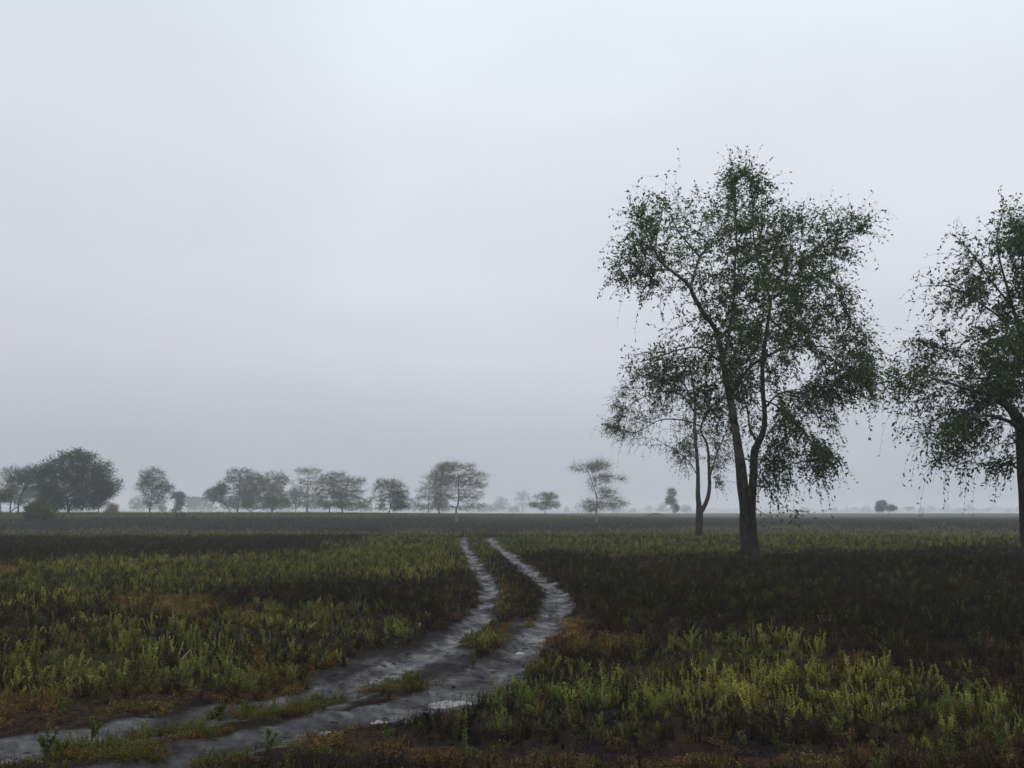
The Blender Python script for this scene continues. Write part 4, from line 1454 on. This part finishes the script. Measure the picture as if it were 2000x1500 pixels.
def plant_everything():
    out = {k: [[], [], [], [], []] for k in ('green', 'dead', 'mat', 'tuft')}

    def put(kind, x, y, n_kinds, s, tint, sink=.01):
        if len(x) == 0:
            return
        o = out[kind]
        z = full_height(x, y) - sink
        o[0].append(np.stack([x, y, z], -1))
        o[1].append(rng.integers(0, n_kinds, len(x)))
        o[2].append(np.stack([rng.normal(size=len(x)) * .2, rng.normal(size=len(x)) * .2, rng.uniform(0, 6.28, len(x))], -1))
        o[3].append(s)
        o[4].append(tint)

    # (near, far, candidates per square metre, size)
    for r0, r1, dens, size in ((5.6, 14, 150, 1.0), (14, 28, 85, 1.1), (28, 55, 40, 1.2), (55, 105, 15, 1.5), (105, 330, 1.5, 2.0)):
        area = (r1 * r1 - r0 * r0) * math.radians(33)
        x, y, r = sample_sector(int(area * dens), r0, r1)
        g, d, o, mud, rut, dm = masks(x, y)
        px, py = to_px(x, y)
        low = ell(px, py, LOW) * sst(.30, .52, fbm(x / .9 + 3, y / 1.4, 181, 3))
        clear = mud < .35
        edge = sst(.1, 1.0, dm)                           # shorter by the ruts
        far_tr = sst(30, 60, r)
        short = ell(px, py, SHORT)
        hs = (.55 + .45 * edge) * (1 - far_tr * (1 - edge) * .5) * (1 - .62 * short)
        patch = fbm(x / 1.3, y / 1.3, 101, 3)
        tone = fbm(x / 2.4 + 9, y / 2.4, 111, 3)
        fine = rng.random(len(x))
        patch2 = fbm(x / .42 + 5, y / .42, 161, 2)
        gaps = sst(.30, .50, patch2) * sst(40, 20, r) + sst(20, 40, r)
        # lush herbs
        dens_g = g * sst(.36, .58, patch + .14 * g) * .60 * gaps * (1 - .5 * short)
        k = clear & (fine < dens_g) & (low < .5)
        yel = np.clip(tone[k] * 2 - .6 + .15 * sst(900, 1300, px[k]) + rng.normal(size=k.sum()) * .15, 0, 1)[:, None]
        c = (1 - yel) * np.array([.086, .116, .045]) + yel * np.array([.225, .218, .066])
        farm = sst(18, 60, r[k])[:, None]
        c = c * (1 - .15 * farm)
        rust = (rng.random(len(yel)) < .10 + .35 * o[k])[:, None]
        c = np.where(rust, np.array([.105, .062, .024]), c)
        c = c * rng.uniform(.65, 1.3, (len(c), 1))
        s = size * hs[k] * (.28 + .56 * rng.random(k.sum()) ** 2.4) * (.6 + .7 * patch[k])
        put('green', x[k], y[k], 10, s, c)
        # a low, fine layer of seedlings and stubble between them
        f6 = rng.random(len(x))
        k = clear & (low < .5) & (f6 < (.60 * g + .12) * sst(.34, .52, fbm(x / .8, y / .8, 171, 2))) & (r < 60)
        t = rng.random((k.sum(), 1))
        gg = g[k][:, None] * rng.uniform(.3, 1, (k.sum(), 1))
        c = gg * ((1 - t) * np.array([.075, .090, .032]) + t * np.array([.17, .16, .045])) + (1 - gg) * ((1 - t) * np.array([.03, .022, .016]) + t * np.array([.085, .06, .032]))
        put('green', x[k], y[k], 10, size * rng.uniform(.14, .34, k.sum()), c)
        # a thin scatter of small green plants over the burnt ground
        k = clear & (fine > .955) & (g < .4)
        c = np.array([.055, .062, .022]) * rng.uniform(.5, 1.4, (k.sum(), 1))
        put('green', x[k], y[k], 10, size * hs[k] * rng.uniform(.35, .8, k.sum()), c)
        # blackened dead stems
        f2 = rng.random(len(x))
        # withered, still leafy herbs
        f5 = rng.random(len(x))
        k = clear & (f5 < .22 * (1 - .5 * short) * (1 - .6 * g) * (1 - .8 * o) * sst(.25, .5, patch + .1)) & (low < .5)
        br = np.clip(fbm(x[k] / 2.1, y[k] / 2.1, 151, 3) * 1.8 - .5, 0, 1)[:, None]
        c = ((1 - br) * np.array([.015, .013, .013]) + br * np.array([.042, .029, .018])) * rng.uniform(.6, 1.4, (k.sum(), 1))
        put('green', x[k], y[k], 10, size * hs[k] * rng.uniform(.3, .75, k.sum()), c)
        k = clear & (f2 < .60 * (1 - .55 * short) * (1 - .75 * g) * (1 - .65 * o) * sst(.25, .5, patch + .15)) & (low < .6)
        br = np.clip(fbm(x[k] / 1.1, y[k] / 1.1, 131, 3) * 1.6 - .45, 0, 1)[:, None]
        c = (1 - br) * np.array([.013, .0115, .012]) + br * np.array([.036, .025, .018])
        c = c * rng.uniform(.6, 1.5, (len(c), 1))
        c = np.where((rng.random(len(c)) < .06)[:, None], np.array([.07, .07, .03]), c)
        c = np.where((rng.random(len(c)) < .03)[:, None], np.array([.17, .14, .085]), c)
        put('dead', x[k], y[k], 5, size * hs[k] * rng.uniform(.35, .95, k.sum()), c)
        # creeping rusty mats
        f3 = rng.random(len(x))
        k = (mud < .55) & (f3 < o * (1.2 - .5 * short) * sst(.36, .52, patch2) * sst(.3, .5, tone) + .05 * (1 - d * .6) + .10 * short * sst(.42, .6, patch2) + .45 * low) & (r < 60)
        t = rng.random((k.sum(), 1))
        c = (1 - t) * np.array([.165, .104, .044]) + t * np.array([.085, .055, .030])
        c = np.where(low[k][:, None] > .5, np.array([.215, .150, .066]) * (1 - .4 * t), c)
        gm = (rng.random(k.sum()) < .22 + .4 * g[k] * (1 - low[k]) + .5 * low[k] * (py[k] > 1260))[:, None]
        c = np.where(gm, np.array([.075, .085, .028]), c) * rng.uniform(.6, 1.25, (k.sum(), 1))
        put('mat', x[k], y[k], 4, size * rng.uniform(.5, 1.1, k.sum()), c, .0)
        # grass blades
        f4 = rng.random(len(x))
        k = clear & (f4 < .010 * g + .001) & (r < 60)
        put('tuft', x[k], y[k], 3, size * rng.uniform(.4, .8, k.sum()), np.array([.13, .14, .045]) * rng.uniform(.6, 1.2, (k.sum(), 1)))
    # green islands growing on the mud itself
    for (cx, cyy, rx, ry, n) in ((770, 1338, 75, 8, 80), (950, 1242, 42, 16, 200), (530, 1382, 85, 10, 170), (1050, 1306, 20, 6, 40), (350, 1424, 105, 9, 140), (640, 1360, 40, 6, 40), (425, 1385, 14, 5, 24), (590, 1375, 30, 5, 30),
                                 (800, 1325, 14, 6, 30), (430, 1480, 60, 12, 50), (210, 1466, 120, 14, 200)):
        a, q = rng.uniform(0, 6.28, n), np.sqrt(rng.random(n))
        g = np.array([ground_at(cx + rx * b * math.cos(t), cyy + ry * b * math.sin(t)) for t, b in zip(a, q)])
        r = rng.random(n)
        k = r < .55
        t = rng.random((k.sum(), 1))
        put('mat', g[k, 0], g[k, 1], 4, rng.uniform(.4, .9, k.sum()), np.where(t < .6, np.array([.085, .095, .03]), np.array([.13, .07, .03])) * rng.uniform(.6, 1.2, (k.sum(), 1)), .0)
        k = ~k
        put('green', g[k, 0], g[k, 1], 9, rng.uniform(.18, .48, k.sum()), np.array([.085, .098, .03]) * rng.uniform(.6, 1.2, (k.sum(), 1)))
    spec = {'green': ('green_herbs', 'dense knee high leafy green herbs covering the plain', 'herbs', C_GREEN), 'dead': ('dead_stems', 'blackened dry herb stems on burnt soil', 'dead plants', C_DEAD),
            'mat': ('creeping_ground_cover', 'low rusty and green creeping mats along the track', 'ground cover', C_MAT), 'tuft': ('grass_tufts', 'sparse yellow green grass blades among the herbs', 'grass', C_TUFT)}
    for k, (nm, lab, cat, coll) in spec.items():
        gn_scatter(nm, lab, cat, coll, *[np.concatenate(v) for v in out[k]])


plant_everything()


# ------------------------------------------------------------------ single plants, sticks, clods
def weed(px, py, h_px, stems, label, wide=1.0):
    g = ground_at(px, py)
    Y = g[1]
    h = h_px * Y / FPX
    t = empty('weed_plant', (g[0], Y, zg(g[0], Y) - .01))
    tag(t, label, 'weed', 'single tall weeds near the track')
    b, l = Bag(), Bag()
    for s in range(stems):
        a = rng.uniform(0, 6.28)
        ln = (.08 if s == 0 else rng.uniform(.2, .5)) * wide
        k = np.linspace(0, 1, 7)[:, None]
        hh = h * (1 if s == 0 else rng.uniform(.55, .9))
        d = np.array([math.cos(a), math.sin(a), 0])
        P = k * np.array([0, 0, hh]) + d * ln * hh * k ** 1.3
        b.tube(P, np.linspace(.006, .002, 7), 5)
        n = 70
        tt = np.sqrt(rng.random(n)) * .85 + .15
        base = np.stack([np.interp(tt, k[:, 0], P[:, c]) for c in range(3)], -1)
        th = rng.uniform(0, 6.28, n)
        D = np.stack([np.cos(th), np.sin(th), .1 + .8 * tt + rng.normal(size=n) * .25], -1)
        L = .042 * rng.uniform(.5, 1.2, n) * (1.15 - .45 * tt)
        l.leaves(base, D, L, L * .36, 0)
    link(b.build('stem', [M_WEED_STEM], t))
    link(l.build('leaves', [M_WEED], t))


for w in [(1640, 1440, 95, 3, 'tall branching weed standing above the herbs by the bare lower patch'), (908, 1480, 78, 2, 'thin weed with feathery top on the charred strip'), (665, 1498, 34, 1, 'bright young weed shoot on the charred strip'),
          (750, 1452, 52, 2, 'two stemmed weed at the muddy edge below the puddle'), (432, 1388, 40, 4, 'bushy weed rooted between the two ruts'), (815, 1338, 30, 4, 'small dark bushy weed in the middle of the mud'),
          (1255, 1290, 64, 2, 'tall pale weed spike rising above the herbs past the bend'), (1890, 1378, 66, 3, 'weed with starry top at the rim of the black patch'), (1915, 1268, 36, 3, 'isolated leafy weed on the black burnt patch'),
          (925, 1300, 26, 3, 'small weed clump at the mud bank near the inner grass strip'), (180, 1430, 48, 3, 'dark leafy weed beside the near rut'), (1740, 1330, 56, 3, 'leaning weed between herbs and burnt ground'),
          (1380, 1330, 50, 2, 'slim weed half sunk in lush herbs'), (520, 1470, 52, 3, 'weed bush on the spur between rut and charred strip'), (1030, 1330, 36, 3, 'weed tuft on the dark mud by the tall herbs'),
          (120, 1395, 40, 2, 'lone weed on litter above the near rut'), (1960, 1480, 60, 2, 'weed pair at the lower corner of the herb bed'), (90, 1478, 70, 5, 'large dark green weed clump in the near corner beside the rut')]:
    weed(*w)


def sticks():
    for (px, py, ln, ang, lab) in [(1960, 1086, 26, .3, 'pale curved dead stick lying by the thick trunk'), (1905, 1084, 18, -.4, 'short pale stick among dark stems near the thick trunk'), (1300, 1087, 60, .05, 'long thin fallen twig on litter before the big acacia'),
                                   (1400, 1090, 40, -.15, 'fallen twig close to the big acacia roots'), (1520, 1084, 34, .1, 'fallen twig just past the big acacia roots'), (600, 1236, 26, .8, 'bleached stick leaning in the yellow green herbs'), (355, 1290, 30, .9, 'broken pale stem leaning in the herbs')]:
        g = ground_at(px, py)
        L = ln * g[1] / FPX
        z = zg(g[0], g[1])
        b = Bag()
        d = np.array([math.cos(ang), .35, abs(math.sin(ang)) * .8 + .03])
        P = [np.array([0, 0, .03]) + d * L * t + np.array([0, 0, .1 * L * math.sin(3 * t)]) for t in np.linspace(0, 1, 7)]
        b.tube(P, np.linspace(.018, .006, 7), 5)
        b.tube([P[3], P[3] + np.array([.12, .1, .2]) * L, P[3] + np.array([.3, .12, .26]) * L], [.01, .007, .004], 4)
        o = b.build('dead_stick', [M_STICK])
        o.location = (g[0], g[1], z)
        tag(link(o), lab, 'stick', 'fallen sticks on the ground')


sticks()


def clod_mesh(seed, n=7, m=5):
    V = []
    for i in range(m + 1):
        ph = i / m * math.pi
        for j in range(n):
            a = j / n * 2 * math.pi
            r = 1 + .5 * (float(fbm(np.array([2 * math.cos(a) * math.sin(ph) + seed]), np.array([2 * math.sin(a) * math.sin(ph) + math.cos(ph) * 2]), 5)[0]) - .5)
            V.append((r * math.sin(ph) * math.cos(a), r * math.sin(ph) * math.sin(a), r * .6 * math.cos(ph)))
    Q = [(i * n + j, (i + 1) * n + j, (i + 1) * n + (j + 1) % n, i * n + (j + 1) % n) for i in range(m) for j in range(n)]
    return np.array(V), np.array(Q)


def clods():
    # crumbs of mud scattered over the track: nobody could count them
    protos = [clod_mesh(k * 3.1, 6, 4) for k in range(5)]
    V, F, n0 = [], [], 0
    x, y, r = sample_sector(60000, 6, 34)
    g, d, o, mud, rut, dm = masks(x, y)
    nz = fbm(x * 2.5, y * 2.5, 140, 3)
    k = (mud > .5) & (rng.random(len(x)) < sst(.45, .62, nz) * .5)
    x, y = x[k], y[k]
    z = full_height(x, y)
    for i in range(len(x)):
        v, q = protos[i % 5]
        s = rng.uniform(.006, .02) * (2.2 if rng.random() < .06 else 1)
        V.append(v * s * np.array([1.4, 1, .8]) + [x[i], y[i], z[i]])
        F.append(q + n0)
        n0 += len(v)
    o = mesh_obj('mud_crumbs', np.concatenate(V), [np.concatenate(F)], M_CLOD, smooth=True)
    tag(link(o), 'small crumbs of dark mud scattered on the track', 'mud crumbs', kind='stuff')
    print('crumbs', len(x))
    for n, (px, py, s, lab) in enumerate([(1000, 1281, 12, 'dark flat mud clod on the track bend'), (1026, 1254, 6, 'small dark mud clod up the outer rut'), (804, 1306, 11, 'lumpy mud clod on the bare mud, nearest to the herbs'), (762, 1318, 10, 'wide mud clod on the bare mud bank'),
                                          (785, 1285, 8, 'mud clod at the upper mud bank rim'), (726, 1334, 7, 'single round mud clod near the grassy islet'), (880, 1330, 9, 'mud clod in the dark mud before the puddle'), (718, 1388, 9, 'mud clod beside the small shallow puddle'),
                                          (652, 1398, 10, 'broad mud clod on the rut shoulder'), (560, 1420, 7, 'crumbled mud clod pile in the near rut'), (640, 1378, 6, 'small mud clod next to the grassy strip')]):
        p = ground_at(px, py)
        v, q = clod_mesh(n * 1.7 + 50, 10, 7)
        w = s * p[1] / FPX
        ob = mesh_obj('mud_clod', v * w * np.array([1.3, 1, .7]), [q], M_CLOD, smooth=True)
        ob.location = (p[0], p[1], zg(p[0], p[1]))
        tag(link(ob), lab, 'mud clod', 'mud clods on the track')


clods()


def stump_and_branches():
    Y = 170.0
    b = at(347, 1007, Y)
    z = zg(b[0], Y)
    s = Y / FPX
    bag = Bag()
    bag.tube([(0, 0, -.1), (-.1, 0, .35), (-.28, 0, .8), (-.42, .02, 1.35)], [.24, .17, .12, .06], 7, 0, .1)
    bag.tube([(.06, 0, 0), (.25, .1, .25), (.5, .1, .22)], [.12, .08, .04], 6)
    o = bag.build('broken_stump', [M_CHAR], smooth=True)
    o.location = (b[0], Y, z)
    tag(link(o), 'charred broken stump leaning over, tallest of the dead wood on the plain', 'stump')
    b = at(355, 1005, Y + 1)
    bag = Bag()
    for k in range(16):
        a = rng.uniform(0, 6.28)
        p = np.array([rng.uniform(-.6, .6), rng.uniform(-.4, .4), rng.uniform(0, .3)])
        e = p + np.array([math.cos(a) * rng.uniform(.3, .9), math.sin(a) * .5, rng.uniform(.1, .75)])
        bag.tube([p, (p + e) / 2 + [0, 0, .15], e], [.06, .045, .02], 5)
    o = bag.build('fallen_branch', [M_CHAR], smooth=True)
    o.location = (b[0], Y + 1, zg(b[0], Y + 1))
    tag(link(o), 'tangled dark fallen branch heap beside the leaning stump', 'branch')
    b = at(379, 1004, Y + 2)
    v, q = clod_mesh(77, 12, 8)
    o = mesh_obj('charred_log', v * np.array([.3, .3, .5]), [q], M_CHAR, smooth=True)
    o.location = (b[0], Y + 2, zg(b[0], Y + 2) + .12)
    o.rotation_euler = (.2, .5, .3)
    tag(link(o), 'short black charred log lying apart from the branch heap', 'log')


stump_and_branches()


# ------------------------------------------------------------------ antelopes
def antelope_mesh():
    """one skinned body: trunk, neck, head and four jointed legs; facing +X"""
    v = [(0, 0, 1.05, .25), (.35, 0, 1.05, .27), (.65, 0, 1.08, .26), (-.35, 0, 1.06, .26), (-.62, 0, 1.08, .2),      # 0-4 trunk
         (.85, 0, 1.28, .15), (1.0, 0, 1.5, .11), (1.10, 0, 1.62, .11), (1.28, 0, 1.53, .075), (1.4, 0, 1.47, .05)]        # 5-9 neck, head
    e = [(0, 1), (1, 2), (0, 3), (3, 4), (2, 5), (5, 6), (6, 7), (7, 8), (8, 9)]
    for sgn in (-1, 1):
        n = len(v)
        v += [(.6, .14 * sgn, .8, .11), (.62, .15 * sgn, .45, .06), (.6, .15 * sgn, .08, .04), (.66, .15 * sgn, .02, .045)]
        e += [(2, n), (n, n + 1), (n + 1, n + 2), (n + 2, n + 3)]
        n = len(v)
        v += [(-.52, .15 * sgn, .78, .14), (-.72, .15 * sgn, .45, .06), (-.66, .15 * sgn, .08, .04), (-.6, .15 * sgn, .02, .045)]
        e += [(4, n), (n, n + 1), (n + 1, n + 2), (n + 2, n + 3)]
    n = len(v)
    v += [(-.8, 0, 1.05, .05), (-.86, 0, .7, .03)]
    e += [(4, n), (n, n + 1)]
    me = bpy.data.meshes.new('antelope_frame')
    me.from_pydata([q[:3] for q in v], e, [])
    o = bpy.data.objects.new('antelope_frame', me)
    col.objects.link(o)
    m = o.modifiers.new('skin', 'SKIN')
    m.use_smooth_shade = True
    me.skin_vertices  # created with the modifier or just below
    if not me.skin_vertices:
        bpy.context.view_layer.objects.active = o
        bpy.ops.mesh.customdata_skin_add()
    for sv, q in zip(me.skin_vertices[0].data, v):
        sv.radius = (q[3], q[3])
    me.skin_vertices[0].data[0].use_root = True
    s = o.modifiers.new('sub', 'SUBSURF')
    s.levels = s.render_levels = 1
    dg = bpy.context.evaluated_depsgraph_get()
    dg.update()
    res = bpy.data.meshes.new_from_object(o.evaluated_get(dg))
    res.materials.clear()
    res.materials.append(M_HIDE)
    bpy.data.objects.remove(o)
    bpy.data.meshes.remove(me)
    return res


def antelopes():
    body = antelope_mesh()
    body.name = 'body'
    first = None
    for n, (px, py, Y, rz, lab) in enumerate([(1798, 1013, 345, .15, 'lone dark antelope standing on the plain near the two lobed tree'), (1579, 1005, 640, 2.8, 'faint antelope under the hanging twigs, the one with lowered outline'), (1590, 1005, 650, .5, 'faint antelope following its companion in the mist')]):
        p = at(px, py, Y)
        z = zg(p[0], Y)
        if first is None:
            t = empty('antelope', (p[0], Y, z))
            b = bpy.data.objects.new('body', body)
            b.parent = t
            link(b)
            for sgn in (-1, 1):
                hb = Bag()
                hb.tube([(1.06, .05 * sgn, 1.68), (.98, .12 * sgn, 1.9), (.96, .2 * sgn, 2.15), (1.02, .22 * sgn, 2.36)], [.03, .028, .02, .008], 6)
                link(hb.build('horn', [M_HORN], t, smooth=True))
                eb = Bag()
                eb.leaves(np.array([[1.04, .08 * sgn, 1.66]]), np.array([[-.3, .8 * sgn, .5]]), [.2], [.1], 0)
                link(eb.build('ear', [M_HIDE], t))
            first = t
        else:
            t = copy_tree(first)
            t.location = (p[0], Y, z)
        t.rotation_euler = (0, 0, rz)
        t.scale = (.95, .95, .95)
        tag(t, lab, 'antelope', 'antelopes grazing far out on the plain')


antelopes()


# ------------------------------------------------------------------ haze
def haze():
    m, nd, lk, out = new_mat('mist')
    pv = N(nd, 'ShaderNodeVolumePrincipled')
    pv.inputs['Color'].default_value = (.90, .925, .97, 1)
    pv.inputs['Density'].default_value = HAZE_DENSITY
    pv.inputs['Anisotropy'].default_value = 0.0
    lk.new(pv.outputs[0], out.inputs['Volume'])
    s, z0, z1 = 3700.0, -2.0, 24.0
    v = np.array([(x, y, z) for z in (z0, z1) for y in (-s, s) for x in (-s, s)])
    f = np.array([(0, 2, 3, 1), (4, 5, 7, 6), (0, 1, 5, 4), (2, 6, 7, 3), (0, 4, 6, 2), (1, 3, 7, 5)])
    o = mesh_obj('haze', v, [f], m)
    tag(link(o), 'thin pale morning mist lying over the whole plain', 'mist', kind='stuff')


haze()
print('done')
